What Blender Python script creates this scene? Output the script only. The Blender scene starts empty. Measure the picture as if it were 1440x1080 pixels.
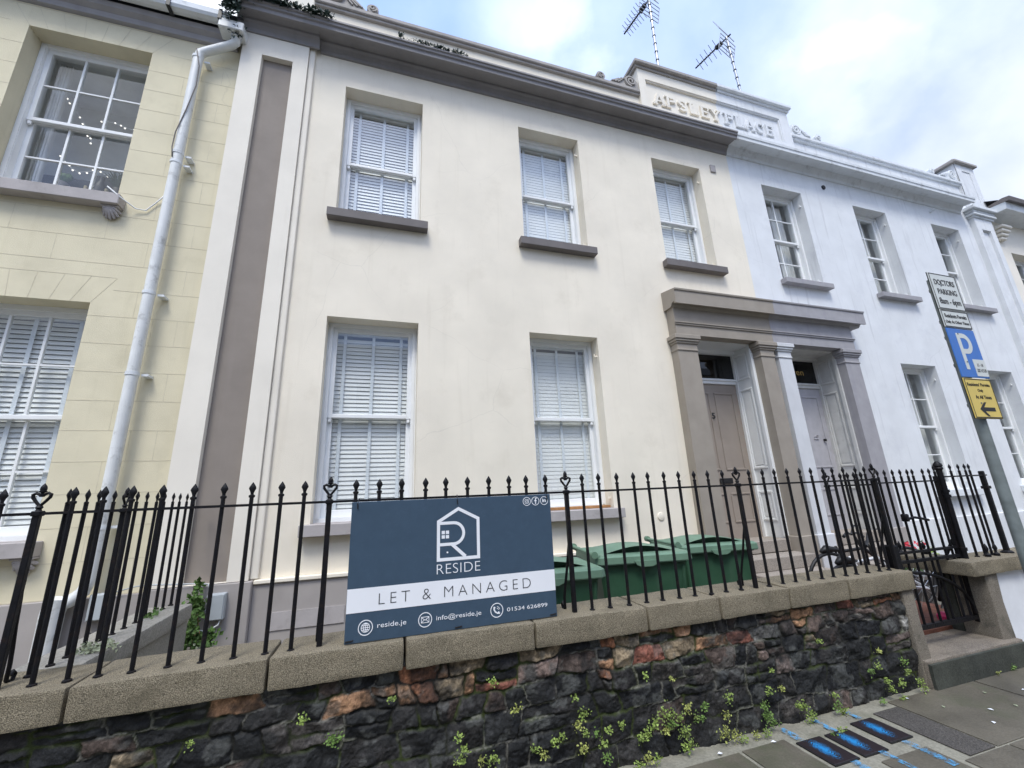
import bpy, bmesh, math, random
import numpy as np
from mathutils import Vector, Matrix
R = math.radians
S = bpy.context.scene
C = S.collection
# ------------------------------------------------------------------ camera
yaw, pitch, roll = R(17.70037839), R(15.0694733), R(-2.38713395)
_f = Vector((math.sin(yaw)*math.cos(pitch), math.cos(yaw)*math.cos(pitch), math.sin(pitch)))
_r0 = Vector((math.cos(yaw), -math.sin(yaw), 0)); _u0 = _r0.cross(_f)
_r = math.cos(roll)*_r0 + math.sin(roll)*_u0; _u = -math.sin(roll)*_r0 + math.cos(roll)*_u0
cam = bpy.data.cameras.new("camera"); co = bpy.data.objects.new("camera", cam); C.objects.link(co)
co.matrix_world = Matrix(((_r.x, _u.x, -_f.x, 0), (_r.y, _u.y, -_f.y, 0), (_r.z, _u.z, -_f.z, 1.683), (0, 0, 0, 1)))
cam.sensor_width = 36; cam.lens = 581.498/1440*36; cam.clip_start = .05; cam.clip_end = 3000
S.camera = co
# ------------------------------------------------------------------ sky and sun
SUN_EL, SUN_AZ = R(60), R(205)          # high, from the street side
W = bpy.data.worlds.new("World"); S.world = W; W.use_nodes = True
nt = W.node_tree; nt.nodes.clear(); N = nt.nodes.new; L = nt.links.new
out = N('ShaderNodeOutputWorld'); bg = N('ShaderNodeBackground'); bg.inputs[1].default_value = .12
sky = N('ShaderNodeTexSky'); sky.sky_type = 'NISHITA'; sky.sun_disc = False
sky.sun_elevation = SUN_EL; sky.sun_rotation = SUN_AZ; sky.dust_density = 1.5; sky.ozone_density = 2.0
tc = N('ShaderNodeTexCoord'); mp = N('ShaderNodeMapping'); mp.inputs['Scale'].default_value = (1.1, 1.1, 2.0)
mp.inputs['Location'].default_value = (.35, .2, .4)
n1 = N('ShaderNodeTexNoise'); n1.inputs['Scale'].default_value = 2.2; n1.inputs['Detail'].default_value = 8; n1.inputs['Roughness'].default_value = .5
L(tc.outputs['Generated'], mp.inputs[0]); L(mp.outputs[0], n1.inputs['Vector'])
cr = N('ShaderNodeValToRGB'); cr.color_ramp.elements[0].position = .40; cr.color_ramp.elements[1].position = .56
cr.color_ramp.elements[0].color = (.35, .35, .35, 1)
L(n1.outputs['Fac'], cr.inputs[0])
n2 = N('ShaderNodeTexNoise'); n2.inputs['Scale'].default_value = 2.6; n2.inputs['Detail'].default_value = 7
L(tc.outputs['Generated'], n2.inputs['Vector'])
cc = N('ShaderNodeValToRGB'); cc.color_ramp.elements[0].position = .40; cc.color_ramp.elements[1].position = .60
cc.color_ramp.elements[0].color = (3.7, 4.35, 5.9, 1); cc.color_ramp.elements[1].color = (6.5, 6.85, 7.5, 1)
L(n2.outputs['Fac'], cc.inputs[0])
# heavier grey cloud towards the east end of the street
sx = N('ShaderNodeSeparateXYZ'); L(tc.outputs['Generated'], sx.inputs[0])
mr = N('ShaderNodeMapRange'); mr.inputs['From Min'].default_value = .2; mr.inputs['From Max'].default_value = .8
L(sx.outputs['X'], mr.inputs['Value'])
# a gap of blue above the cream house
xa = N('ShaderNodeMapRange'); xa.inputs['From Min'].default_value = -1; L(sx.outputs['X'], xa.inputs['Value'])
kp = N('ShaderNodeValToRGB'); ke = kp.color_ramp.elements; ke[0].position = .38; ke[0].color = (1, 1, 1, 1); ke[1].position = .66; ke[1].color = (1, 1, 1, 1)
for p_, v_ in ((.47, .22), (.545, .22)): q = ke.new(p_); q.color = (v_, v_, v_, 1)
L(xa.outputs[0], kp.inputs[0]); km = N('ShaderNodeMath'); km.operation = 'MULTIPLY'; L(cr.outputs[0], km.inputs[0]); L(kp.outputs[0], km.inputs[1])
add = N('ShaderNodeMath'); add.operation = 'MAXIMUM'; L(km.outputs[0], add.inputs[0]); L(mr.outputs[0], add.inputs[1])
gm = N('ShaderNodeMixRGB'); gm.blend_type = 'MULTIPLY'; gm.inputs[2].default_value = (.84, .86, .90, 1)
L(mr.outputs[0], gm.inputs[0]); L(cc.outputs[0], gm.inputs[1])
sb = N('ShaderNodeMixRGB'); sb.blend_type = 'MULTIPLY'; sb.inputs[0].default_value = 1; sb.inputs[2].default_value = (1.45, 1.6, 1.9, 1)
L(sky.outputs[0], sb.inputs[1])
mx = N('ShaderNodeMixRGB'); L(add.outputs[0], mx.inputs[0]); L(sb.outputs[0], mx.inputs[1]); L(gm.outputs[0], mx.inputs[2])
zr = N('ShaderNodeMapRange'); zr.inputs['To Min'].default_value = .50; zr.inputs['To Max'].default_value = 1.42; L(sx.outputs['Z'], zr.inputs['Value'])
zm_ = N('ShaderNodeMixRGB'); zm_.blend_type = 'MULTIPLY'; zm_.inputs[0].default_value = 1; L(mx.outputs[0], zm_.inputs[1]); L(zr.outputs[0], zm_.inputs[2])
L(zm_.outputs[0], bg.inputs[0]); L(bg.outputs[0], out.inputs[0])
sl = bpy.data.lights.new("sun", 'SUN'); sl.energy = 1.5; sl.angle = R(18); sl.color = (1, .975, .88)
so = bpy.data.objects.new("sun", sl); C.objects.link(so)
sd = Vector((math.sin(SUN_AZ)*math.cos(SUN_EL), math.cos(SUN_AZ)*math.cos(SUN_EL), math.sin(SUN_EL)))
so.rotation_euler = sd.to_track_quat('Z', 'Y').to_euler(); so.location = (0, -20, 30)
S.view_settings.view_transform = 'Standard'; S.view_settings.look = 'None'; S.view_settings.gamma = 1
S.view_settings.exposure = 0.76
# ------------------------------------------------------------------ helpers
rnd = random.Random(7)
G = .042                                  # pavement level
def tag(o, label=None, cat=None, group=None, kind=None):
    if label: o['label'] = label
    if cat: o['category'] = cat
    if group: o['group'] = group
    if kind: o['kind'] = kind
    return o
def thing(name, label, cat, loc=(0, 0, 0), group=None):
    o = bpy.data.objects.new(name, None); C.objects.link(o); o.location = loc; o.empty_display_size = .1
    return tag(o, label, cat, group)
def origin(o):
    v = Vector(o.location)
    return v + o.matrix_parent_inverse.translation + origin(o.parent) if o.parent else v
class MB:
    def __init__(s): s.b = bmesh.new()
    def add(s, vs, fs):
        v = [s.b.verts.new(p) for p in vs]; r = []
        for f in fs:
            try: r.append(s.b.faces.new([v[i] for i in f]))
            except ValueError: pass
        return v, r
    def box(s, x0, x1, y0, y1, z0, z1, bev=0, seg=1):
        vs = [(x, y, z) for x in (x0, x1) for y in (y0, y1) for z in (z0, z1)]
        v, f = s.add(vs, [(0, 1, 3, 2), (4, 6, 7, 5), (0, 4, 5, 1), (2, 3, 7, 6), (0, 2, 6, 4), (1, 5, 7, 3)])
        if bev: bmesh.ops.bevel(s.b, geom=list({e for q in f for e in q.edges}), offset=bev, segments=seg, affect='EDGES', profile=.5)
        return s
    def quad(s, *p): s.add(p, [tuple(range(len(p)))]); return s
    def prism(s, pts, fn, a, b, cap=True, closed=True):
        """pts 2-D profile, fn(p, t) -> 3-D, swept from a to b"""
        n = len(pts); vs = [fn(p, a) for p in pts] + [fn(p, b) for p in pts]
        fs = [(i, (i+1) % n, (i+1) % n+n, i+n) for i in range(n if closed else n-1)]
        if cap and closed: fs += [tuple(range(n-1, -1, -1)), tuple(range(n, 2*n))]
        s.add(vs, fs); return s
    def tube(s, path, r, n=8, cap=True, flat=None):
        P = [Vector(p) for p in path]; m = len(P); rr = r if isinstance(r, (list, tuple)) else [r]*m
        vs = []; pu = None
        for i, p in enumerate(P):
            t = (P[min(i+1, m-1)]-P[max(i-1, 0)]).normalized()
            if pu is None:
                pu = t.orthogonal().normalized() if flat is None else (Vector(flat)-t*Vector(flat).dot(t)).normalized()
            u = (pu - t*pu.dot(t)).normalized(); w = t.cross(u); pu = u
            for k in range(n):
                a = 2*math.pi*(k+.5)/n; vs.append(p + (u*math.cos(a)+w*math.sin(a))*rr[i])
        fs = [(i*n+k, i*n+(k+1) % n, (i+1)*n+(k+1) % n, (i+1)*n+k) for i in range(m-1) for k in range(n)]
        if cap: fs += [tuple(range(n-1, -1, -1)), tuple(range((m-1)*n, m*n))]
        s.add(vs, fs); return s
    def lathe(s, prof, c=(0, 0), n=12, fy=1.0):
        vs = []; m = len(prof)
        for r, z in prof:
            for k in range(n):
                a = 2*math.pi*k/n; vs.append((c[0]+r*math.cos(a), c[1]+r*math.sin(a)*fy, z))
        fs = [(i*n+k, i*n+(k+1) % n, (i+1)*n+(k+1) % n, (i+1)*n+k) for i in range(m-1) for k in range(n)]
        fs += [tuple(range(n-1, -1, -1)), tuple(range((m-1)*n, m*n))]
        s.add(vs, fs); return s
    def build(s, name, mat, parent=None, smooth=False, label=None, cat=None, group=None, kind=None, weld=True, recalc=True):
        if weld: bmesh.ops.remove_doubles(s.b, verts=s.b.verts, dist=1e-5)
        if recalc: bmesh.ops.recalc_face_normals(s.b, faces=s.b.faces)
        me = bpy.data.meshes.new(name); s.b.to_mesh(me); s.b.free()
        if mat: me.materials.append(mat)
        if smooth:
            for p in me.polygons: p.use_smooth = True
            if smooth != True: me.set_sharp_from_angle(angle=R(smooth))
        return link(name, me, parent, label, cat, group, kind)
def link(name, me, parent=None, label=None, cat=None, group=None, kind=None):
    o = bpy.data.objects.new(name, me); C.objects.link(o)
    if parent:
        o.parent = parent; o.matrix_parent_inverse = Matrix.Translation(-origin(parent))
    return tag(o, label, cat, group, kind)
def copy_tree(o, parent=None):
    c = o.copy(); C.objects.link(c); inv = o.matrix_parent_inverse.copy()
    if parent: c.parent = parent; c.matrix_parent_inverse = inv
    for ch in list(o.children): copy_tree(ch, c)
    return c
# ------------------------------------------------------------------ materials
def mat(name, col, rough=.8, var=.1, scale=5, bump=0, bscale=90, streak=0, streakcol=None, metal=0, spec=.4, fine=0, coat=0, dirt=None, crack=0):
    m = bpy.data.materials.new(name); m.use_nodes = True; t = m.node_tree; b = t.nodes['Principled BSDF']
    N = t.nodes.new; L = t.links.new
    b.inputs['Roughness'].default_value = rough; b.inputs['Metallic'].default_value = metal
    b.inputs['Specular IOR Level'].default_value = spec; b.inputs['Coat Weight'].default_value = coat
    tc = N('ShaderNodeTexCoord')
    def noise(sc, det=5, ro=.55, mapscale=None):
        n = N('ShaderNodeTexNoise'); n.inputs['Scale'].default_value = sc; n.inputs['Detail'].default_value = det; n.inputs['Roughness'].default_value = ro
        if mapscale:
            q = N('ShaderNodeMapping'); q.inputs['Scale'].default_value = mapscale; L(tc.outputs['Object'], q.inputs[0]); L(q.outputs[0], n.inputs['Vector'])
        else: L(tc.outputs['Object'], n.inputs['Vector'])
        return n.outputs['Fac']
    def ramp(f, a, b):
        r = N('ShaderNodeMapRange'); r.inputs['From Min'].default_value = a; r.inputs['From Max'].default_value = b; r.clamp = True; L(f, r.inputs['Value']); return r.outputs[0]
    def mix(f, a, c):
        x = N('ShaderNodeMixRGB')
        if hasattr(f, 'links'): L(f, x.inputs[0])
        else: x.inputs[0].default_value = f
        for i, v in ((1, a), (2, c)):
            if hasattr(v, 'links'): L(v, x.inputs[i])
            else: x.inputs[i].default_value = tuple(v)+(1,)
        return x.outputs[0]
    lo = [max(0, c*(1-var)) for c in col]; hi = [min(1, c*(1+var)) for c in col]
    c = mix(ramp(noise(scale), .32, .68), lo, hi)
    if fine:
        c = mix(ramp(noise(bscale*1.0, 3, .7), .4, .62), mix(fine, c, [v*.25 for v in col]), mix(fine*.5, c, [min(1, v*1.9) for v in col]))
    if streak:
        sc_ = streakcol or [v*.55 for v in col]
        f = N('ShaderNodeMath'); f.operation = 'MULTIPLY'; L(ramp(noise(1, 4, .6, (9, 9, .55)), .56, .78), f.inputs[0]); f.inputs[1].default_value = streak
        c = mix(f.outputs[0], c, sc_)
    if dirt:
        f = N('ShaderNodeMath'); f.operation = 'MULTIPLY'; L(ramp(noise(dirt[1], 8, .65), .55, .72), f.inputs[0]); f.inputs[1].default_value = dirt[2]
        c = mix(f.outputs[0], c, dirt[0])
    if crack:
        vo = N('ShaderNodeTexVoronoi'); vo.feature = 'DISTANCE_TO_EDGE'; vo.inputs['Scale'].default_value = .8
        q = N('ShaderNodeMixRGB'); q.inputs[0].default_value = .16; nn = N('ShaderNodeTexNoise'); nn.inputs['Scale'].default_value = 3; nn.inputs['Detail'].default_value = 6
        L(tc.outputs['Object'], nn.inputs['Vector']); L(tc.outputs['Object'], q.inputs[1]); L(nn.outputs['Color'], q.inputs[2]); L(q.outputs[0], vo.inputs['Vector'])
        a = ramp(vo.outputs['Distance'], .0035, .0005); f = N('ShaderNodeMath'); f.operation = 'MULTIPLY'; L(a, f.inputs[0]); L(ramp(noise(.9, 2), .48, .62), f.inputs[1])
        f2 = N('ShaderNodeMath'); f2.operation = 'MULTIPLY'; L(f.outputs[0], f2.inputs[0]); f2.inputs[1].default_value = crack; c = mix(f2.outputs[0], c, [v*.45 for v in col])
    L(c, b.inputs['Base Color'])
    if bump:
        bp = N('ShaderNodeBump'); bp.inputs['Strength'].default_value = bump; bp.inputs['Distance'].default_value = .01
        L(noise(bscale, 4, .6), bp.inputs['Height']); L(bp.outputs[0], b.inputs['Normal'])
    m['b'] = 1
    return m
cream = mat('cream stucco', (.81, .745, .625), .9, .06, 1.3, .3, 120, .2, (.55, .48, .36), spec=.2, dirt=((.68, .615, .50), 1.8, .5), crack=.16)
pale = mat('pale cream stucco', (.80, .75, .655), .9, .04, 2, .15, 140, .15, (.55, .5, .4), spec=.2)
white = mat('white roughcast', (.722, .737, .748), .92, .05, 2, .55, 110, .6, (.40, .40, .41), spec=.2, dirt=((.57, .58, .61), 2.5, .4), crack=.16)
whitetrim = mat('white trim', (.70, .725, .74), .75, .05, 3, .1, 90, .3, (.42, .42, .42), dirt=((.33, .33, .32), 5, .55))
yellow = mat('yellow stucco', (.69, .63, .46), .9, .06, 2.2, .25, 130, .2, (.45, .41, .27), spec=.2, dirt=((.54, .49, .35), 3, .35), crack=.16)
yellowgroove = mat('stucco groove', (.60, .545, .405), .95, .1, 8)
mauve = mat('mauve masonry paint', (.262, .228, .198), .8, .07, 3, .08, 100, .35, (.31, .27, .24), spec=.3)
plinthm = mat('grey plinth', (.36, .33, .31), .85, .07, 3, .12, 90, .3, (.22, .2, .18))
taupe = mat('taupe trim', (.315, .278, .232), .7, .07, 4, .06, 90, .2, (.2, .18, .16))
cornicem = mat('mauve cornice', (.25, .237, .238), .7, .08, 3, .05, 80, .3, (.16, .155, .165))
capm = mat('grey parapet cap', (.36, .335, .31), .8, .1, 5, .15, 60, dirt=((.2, .2, .18), 6, .5))
sillm = mat('dark sill', (.15, .135, .13), .7, .1, 6, .1, 80)
sillp = mat('pale sill', (.40, .37, .36), .75, .08, 6, .15, 80, dirt=((.22, .2, .18), 8, .4))
lilac = mat('lilac masonry', (.335, .325, .338), .75, .08, 5, .1, 80, .4, (.24, .23, .27))
upvc = mat('white gloss paint', (.80, .81, .805), .35, .03, 4, spec=.5)
wood = mat('raw timber', (.36, .18, .07), .7, .25, 14)
slatm = mat('white blind slat', (.88, .88, .86), .55, .02, 4)
tapem = mat('blind tape', (.76, .79, .82), .8, .02, 4)
roomm = mat('dim room', (.16, .17, .18), .9, .15, 2)
roomy = mat('pale room', (.72, .74, .74), .9, .15, 2)
curtm = mat('pale curtain', (.62, .62, .60), .9, .08, 6)
doorm = mat('taupe door paint', (.30, .255, .215), .5, .05, 4, spec=.4)
doorg = mat('grey door paint', (.42, .41, .43), .55, .08, 5, dirt=((.28, .27, .27), 6, .4))
linm = mat('off white lining', (.60, .60, .58), .6, .08, 6, dirt=((.42, .42, .40), 9, .5))
blackm = mat('black iron paint', (.006, .006, .008), .5, .25, 20, .35, 60, spec=.22, dirt=((.035, .020, .013), 26, .45))
blackp = mat('black plastic', (.015, .015, .017), .5, .1, 9)
granite = mat('granite coping', (.28, .242, .172), .85, .2, 4, .9, 230, fine=.85, spec=.3, dirt=((.11, .095, .065), 5, .75))
granited = mat('weathered granite', (.22, .195, .16), .88, .16, 6, .5, 170, fine=.6, spec=.3, dirt=((.07, .07, .055), 5, .8))
concrete = mat('aged concrete', (.30, .285, .25), .9, .15, 5, .35, 90, fine=.3, dirt=((.13, .13, .09), 5, .6))
stepst = mat('step stone', (.33, .29, .25), .85, .14, 6, .4, 120, fine=.4, dirt=((.15, .13, .1), 6, .5))
darkstep = mat('dark step riser', (.055, .06, .05), .75, .3, 6, .3, 70, fine=.3)  # darker than the step tread; used for riser and return wall
whitewall = mat('white washed wall', (.70, .72, .76), .85, .06, 5, .2, 60, .3, (.45, .46, .47))
bing = mat('green bin plastic', (.038, .102, .058), .5, .12, 4, .08, 120, .5, (.075, .13, .09), spec=.4, dirt=((.02, .07, .035), 5, .5))
blackgreen = mat('painted shade green', (.014, .045, .024), .6, .1, 6)  # shade of the lid's grip recess, put into the colour
binlid = mat('green bin lid', (.125, .215, .15), .55, .12, 5, .08, 120, spec=.4)  # paler than the body: light on the lid put into the colour
boardm = mat('slate blue print', (.047, .080, .122), .38, .06, 12, spec=.4, dirt=((.07, .11, .17), 26, .3))
printw = mat('white print', (.80, .82, .86), .4, .02, 5)
printk = mat('grey print', (.06, .065, .075), .4, .02, 5)
signw = mat('sign white', (.62, .65, .63), .45, .05, 8)
signb = mat('sign blue', (.045, .17, .52), .4, .06, 8)
signy = mat('sign yellow', (.68, .52, .14), .45, .06, 8)
signk = mat('sign black', (.02, .02, .022), .5, .05, 8)
galv = mat('galvanised steel', (.20, .23, .23), .5, .2, 9, .05, 60, metal=.3)
alum = mat('aerial aluminium', (.40, .42, .44), .35, .1, 20, metal=.7)
pipem = mat('white pipe', (.70, .71, .695), .45, .06, 6, dirt=((.30, .30, .28), 9, .65))
boxm = mat('grey meter box', (.42, .45, .46), .6, .05, 5)
gold = mat('gold leaf lettering', (.62, .42, .14), .4, .05, 5, metal=.3)
leafl = mat('bright weed leaf', (.22, .30, .07), .6, .45, 22, dirt=((.10, .17, .03), 14, .7))
leafm = mat('mid weed leaf', (.13, .22, .05), .6, .45, 22, dirt=((.22, .20, .07), 14, .5))
leafy = mat('yellowing weed leaf', (.30, .33, .09), .6, .4, 22, dirt=((.15, .19, .04), 14, .6))
leafd = mat('ivy leaf', (.075, .14, .03), .6, .45, 25)
leafk = mat('dark gutter plant', (.030, .055, .045), .7, .4, 25)
dryl = mat('pale dry weed', (.30, .33, .22), .8, .35, 30)
redp = mat('red petals', (.62, .06, .09), .6, .3, 20)
pinkp = mat('pink plastic', (.65, .05, .17), .4, .1, 8)
roofm = mat('dark slate roof', (.07, .075, .085), .7, .2, 9, .2, 30)
gravel = mat('garden concrete', (.17, .16, .135), .95, .25, 6, .5, 60, fine=.4)
brickp = mat('red path tiles', (.15, .06, .04), .8, .3, 18, .2, 50)
bikew = mat('white bicycle paint', (.75, .76, .78), .3, .04, 5)
bulbm = bpy.data.materials.new('fairy light bulb'); bulbm.use_nodes = True
_b = bulbm.node_tree.nodes['Principled BSDF']; _b.inputs['Base Color'].default_value = (.9, .9, .85, 1)
_b.inputs['Emission Color'].default_value = (1, .95, .85, 1); _b.inputs['Emission Strength'].default_value = .8
def glassmat(name, tint, base):
    m = bpy.data.materials.new(name); m.use_nodes = True; t = m.node_tree; t.nodes.clear(); N = t.nodes.new; L = t.links.new
    o = N('ShaderNodeOutputMaterial'); mixn = N('ShaderNodeMixShader'); tr = N('ShaderNodeBsdfTransparent'); gl = N('ShaderNodeBsdfGlossy')
    tr.inputs[0].default_value = tint+(1,); gl.inputs['Roughness'].default_value = .02
    tcn = N('ShaderNodeTexCoord'); nz = N('ShaderNodeTexNoise'); nz.inputs['Scale'].default_value = 1.6; nz.inputs['Detail'].default_value = 1
    bp = N('ShaderNodeBump'); bp.inputs['Strength'].default_value = .05; L(tcn.outputs['Object'], nz.inputs['Vector']); L(nz.outputs[0], bp.inputs['Height'])
    L(bp.outputs[0], gl.inputs['Normal'])
    fr = N('ShaderNodeFresnel'); ge = N('ShaderNodeNewGeometry'); im = N('ShaderNodeMapRange')      # thin sheet: same Fresnel from both sides
    im.inputs['To Min'].default_value = 1.5; im.inputs['To Max'].default_value = 1/1.5; L(ge.outputs['Backfacing'], im.inputs['Value']); L(im.outputs[0], fr.inputs[0])
    mr = N('ShaderNodeMapRange'); mr.inputs['To Min'].default_value = base; mr.inputs['To Max'].default_value = 1; L(fr.outputs[0], mr.inputs['Value'])
    L(mr.outputs[0], mixn.inputs[0]); L(tr.outputs[0], mixn.inputs[1]); L(gl.outputs[0], mixn.inputs[2]); L(mixn.outputs[0], o.inputs[0])
    return m
glass = glassmat('window glass', (.94, .96, .96), .055)
glassd = glassmat('dark fanlight glass', (.10, .12, .13), .03)
# ------------------------------------------------------------------ text and stroke letters
def text_mesh(body, x0, x1, z0, z1, y, space=1.0, off=0.0, depth=.0012, bold=False, sizefix=False):
    """letters standing in the x-z plane facing -y, fitted to a box"""
    cu = bpy.data.curves.new('t', 'FONT'); cu.body = body; cu.space_character = space; cu.offset = off; cu.extrude = depth
    o = bpy.data.objects.new('t', cu); C.objects.link(o)
    dg = bpy.context.evaluated_depsgraph_get(); me = bpy.data.meshes.new_from_object(o.evaluated_get(dg))
    bpy.data.objects.remove(o); bpy.data.curves.remove(cu)
    n = len(me.vertices); a = np.zeros(n*3, 'f'); me.vertices.foreach_get('co', a); a = a.reshape(-1, 3)
    mn, mx_ = a.min(0), a.max(0); b = np.empty_like(a)
    b[:, 0] = x0+(a[:, 0]-mn[0])/(mx_[0]-mn[0])*(x1-x0); b[:, 2] = z0+(a[:, 1]-mn[1])/(mx_[1]-mn[1])*(z1-z0); b[:, 1] = y-a[:, 2]
    me.vertices.foreach_set('co', b.ravel()); me.update()
    return me
def text_obj(name, m, parent, *a, **k):
    me = text_mesh(*a, **k); me.name = name; me.materials.append(m)
    return link(name, me, parent)
def stroke(mb, pts, w, y0, y1, closed=False):
    """flat ribbon along pts (x,z) of width w, thickened y0..y1, mitred"""
    n = len(pts); P = [Vector(p) for p in pts]; Lf = []; Rt = []
    for i in range(n):
        a = P[i-1] if (i > 0 or closed) else None; c = P[(i+1) % n] if (i < n-1 or closed) else None
        d1 = (P[i]-a).normalized() if a is not None else None; d2 = (c-P[i]).normalized() if c is not None else None
        if d1 is None: d1 = d2
        if d2 is None: d2 = d1
        t = d1+d2; t = t.normalized() if t.length > 1e-6 else d1
        nrm = Vector((-t.y, t.x)); k = max(.35, abs(nrm.dot(Vector((-d1.y, d1.x)))))
        Lf.append(P[i]+nrm*w/2/k); Rt.append(P[i]-nrm*w/2/k)
    vs = []
    for i in range(n):
        for q in (Lf[i], Rt[i]):
            vs += [(q.x, y0, q.y), (q.x, y1, q.y)]
    fs = []
    for i in range(n if closed else n-1):
        a = 4*i; b = 4*((i+1) % n)
        fs += [(a, b, b+2, a+2), (a+1, a+3, b+3, b+1), (a, a+1, b+1, b), (a+2, b+2, b+3, a+3)]
    if not closed: fs += [(0, 2, 3, 1), (4*n-4, 4*n-3, 4*n-1, 4*n-2)]
    mb.add(vs, fs)
def arc(cx, cz, r, a0, a1, n=16, rz=None):
    rz = rz or r
    return [(cx+r*math.cos(R(a0+(a1-a0)*i/n)), cz+rz*math.sin(R(a0+(a1-a0)*i/n))) for i in range(n+1)]
# ------------------------------------------------------------------ wall with openings
def wall(mb, x0, x1, z0, z1, y, holes, depth):
    xs = sorted({x0, x1, *[h[0] for h in holes], *[h[1] for h in holes]}); zs = sorted({z0, z1, *[h[2] for h in holes], *[h[3] for h in holes]})
    xs = [x for x in xs if x0 <= x <= x1]; zs = [z for z in zs if z0 <= z <= z1]
    for a, b in zip(xs, xs[1:]):
        for c, d in zip(zs, zs[1:]):
            mx_, mz = (a+b)/2, (c+d)/2
            if any(h[0] < mx_ < h[1] and h[2] < mz < h[3] for h in holes): continue
            mb.quad((a, y, c), (b, y, c), (b, y, d), (a, y, d))
    for h in holes:
        a, b, c, d = h[:4]; e = h[4] if len(h) > 4 else depth
        mb.quad((a, y, c), (a, y+e, c), (a, y+e, d), (a, y, d)); mb.quad((b, y, c), (b, y, d), (b, y+e, d), (b, y+e, c))
        mb.quad((a, y, d), (a, y+e, d), (b, y+e, d), (b, y, d)); mb.quad((a, y, c), (b, y, c), (b, y+e, c), (a, y+e, c))
def shell(mb, x0, x1, z0, z1, y0, y1):
    """side and back walls of a house"""
    mb.quad((x0, y0, z0), (x0, y1, z0), (x0, y1, z1), (x0, y0, z1)); mb.quad((x1, y0, z0), (x1, y0, z1), (x1, y1, z1), (x1, y1, z0))
    mb.quad((x0, y1, z0), (x1, y1, z0), (x1, y1, z1), (x0, y1, z1))
def window(house, x0, x1, z0, z1, y, cols=1, rows=1, blind=None, curtain=False, sill=None, sillmat=None, room=None, hooks=None, sillpad=.09, zmid=None, rest=True):
    d = y+.20; fw = .06
    m = MB()
    m.box(x0-.03, x0+fw, d, d+.16, z0, z1); m.box(x1-fw, x1+.03, d, d+.16, z0, z1); m.box(x0+fw, x1-fw, d, d+.16, z1-.055, z1+.03)
    m.box(x0+fw, x1-fw, d-.02, d+.16, z0, z0+.045)
    m.box(x0+.022, x0+fw-.004, d-.012, d, z0+.045, z1-.03); m.box(x1-fw+.004, x1-.022, d-.012, d, z0+.045, z1-.03)
    w = m.build('window', upvc, house)
    a, b = x0+fw, x1-fw; lo, hi = z0+.045, z1-.055; zm = zmid or (lo+hi)/2
    def sash(za, zb, yy, top):
        m = MB(); st = .05
        bt, tp = (.045, .055) if top else (.085, .045)
        m.box(a, a+st, yy, yy+.04, za, zb); m.box(b-st, b, yy, yy+.04, za, zb)
        m.box(a+st, b-st, yy-(.006 if top else 0), yy+.04, za, za+bt, .004); m.box(a+st, b-st, yy, yy+.04, zb-tp, zb)
        if top:                                     # sash horns
            for q in (a, b-st): m.box(q+.006, q+st-.006, yy+.004, yy+.036, za-.05, za, .006)
        for i in range(1, cols):
            x = a+st+(b-a-2*st)*i/cols; m.box(x-.011, x+.011, yy+.004, yy+.036, za+bt, zb-tp)
        for i in range(1, rows):
            z = za+bt+(zb-za-bt-tp)*i/rows
            for j in range(cols):
                xa = a+st+(b-a-2*st)*j/cols+(.011 if j else 0); xb = a+st+(b-a-2*st)*(j+1)/cols-(.011 if j < cols-1 else 0)
                m.box(xa, xb, yy+.006, yy+.034, z-.009, z+.009)
        m.build('sash', upvc, w)
        MB().quad((a+.03, yy+.02, za+.03), (b-.03, yy+.02, za+.03), (b-.03, yy+.02, zb-.03), (a+.03, yy+.02, zb-.03)).build('glass_pane', glass, w, recalc=False)
    sash(zm-.025, hi, d+.03, True); sash(lo, zm+.02, d+.075, False)
    if blind:
        m = MB(); ya = d+.15; t = R(blind); pitch = .052; n = int((hi-lo-.04)/pitch)
        for i in range(n):
            z = lo+.02+pitch*i+rnd.uniform(-.001, .001); c, s_ = .026*math.cos(t), .026*math.sin(t)
            m.add([(a, ya-c, z-s_), (b, ya-c, z-s_), (b, ya, z+.003), (a, ya, z+.003), (b, ya+c, z+s_), (a, ya+c, z+s_)], [(0, 1, 2, 3), (3, 2, 4, 5)])
        m.box(a, b, ya-.03, ya+.03, hi-.045, hi-.002)
        m.build('blind', slatm, w, recalc=False)
        m = MB()
        for f in (.14, .5, .86):
            x = a+(b-a)*f; m.box(x-.019, x+.019, ya-.031, ya-.029, lo+.01, hi-.05)
        m.build('ladder_tape', tapem, w)
    if curtain:
        for sgn, xa in ((1, a), (-1, b)):
            m = MB(); n = 26; wd = curtain*(b-a); ya = d+.24; p = [(xa+sgn*wd*i/n, ya+.03*math.sin(i*1.15)+rnd.uniform(-.006, .006)) for i in range(n+1)]
            for q, r_ in zip(p, p[1:]): m.quad((q[0], q[1], lo), (r_[0], r_[1], lo), (r_[0], r_[1], hi), (q[0], q[1], hi))
            m.build('curtain', curtm, w, smooth=True)
    m = MB(); e = .9 if not blind else .35; ra, rb, rc, rd, ry, rz = x0-.2, x1+.2, z0-.1, z1+.1, d+.16, d+.16+e
    if blind: ra, rb, rc, rd = x0-.02, x1+.02, z0, z1+.02
    m.quad((ra, rz, rc), (rb, rz, rc), (rb, rz, rd), (ra, rz, rd)); m.quad((ra, ry, rc), (ra, rz, rc), (ra, rz, rd), (ra, ry, rd)); m.quad((rb, ry, rc), (rb, ry, rd), (rb, rz, rd), (rb, rz, rc))
    m.quad((ra, ry, rc), (rb, ry, rc), (rb, rz, rc), (ra, rz, rc)); m.quad((ra, ry, rd), (ra, rz, rd), (rb, rz, rd), (rb, ry, rd))
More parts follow.
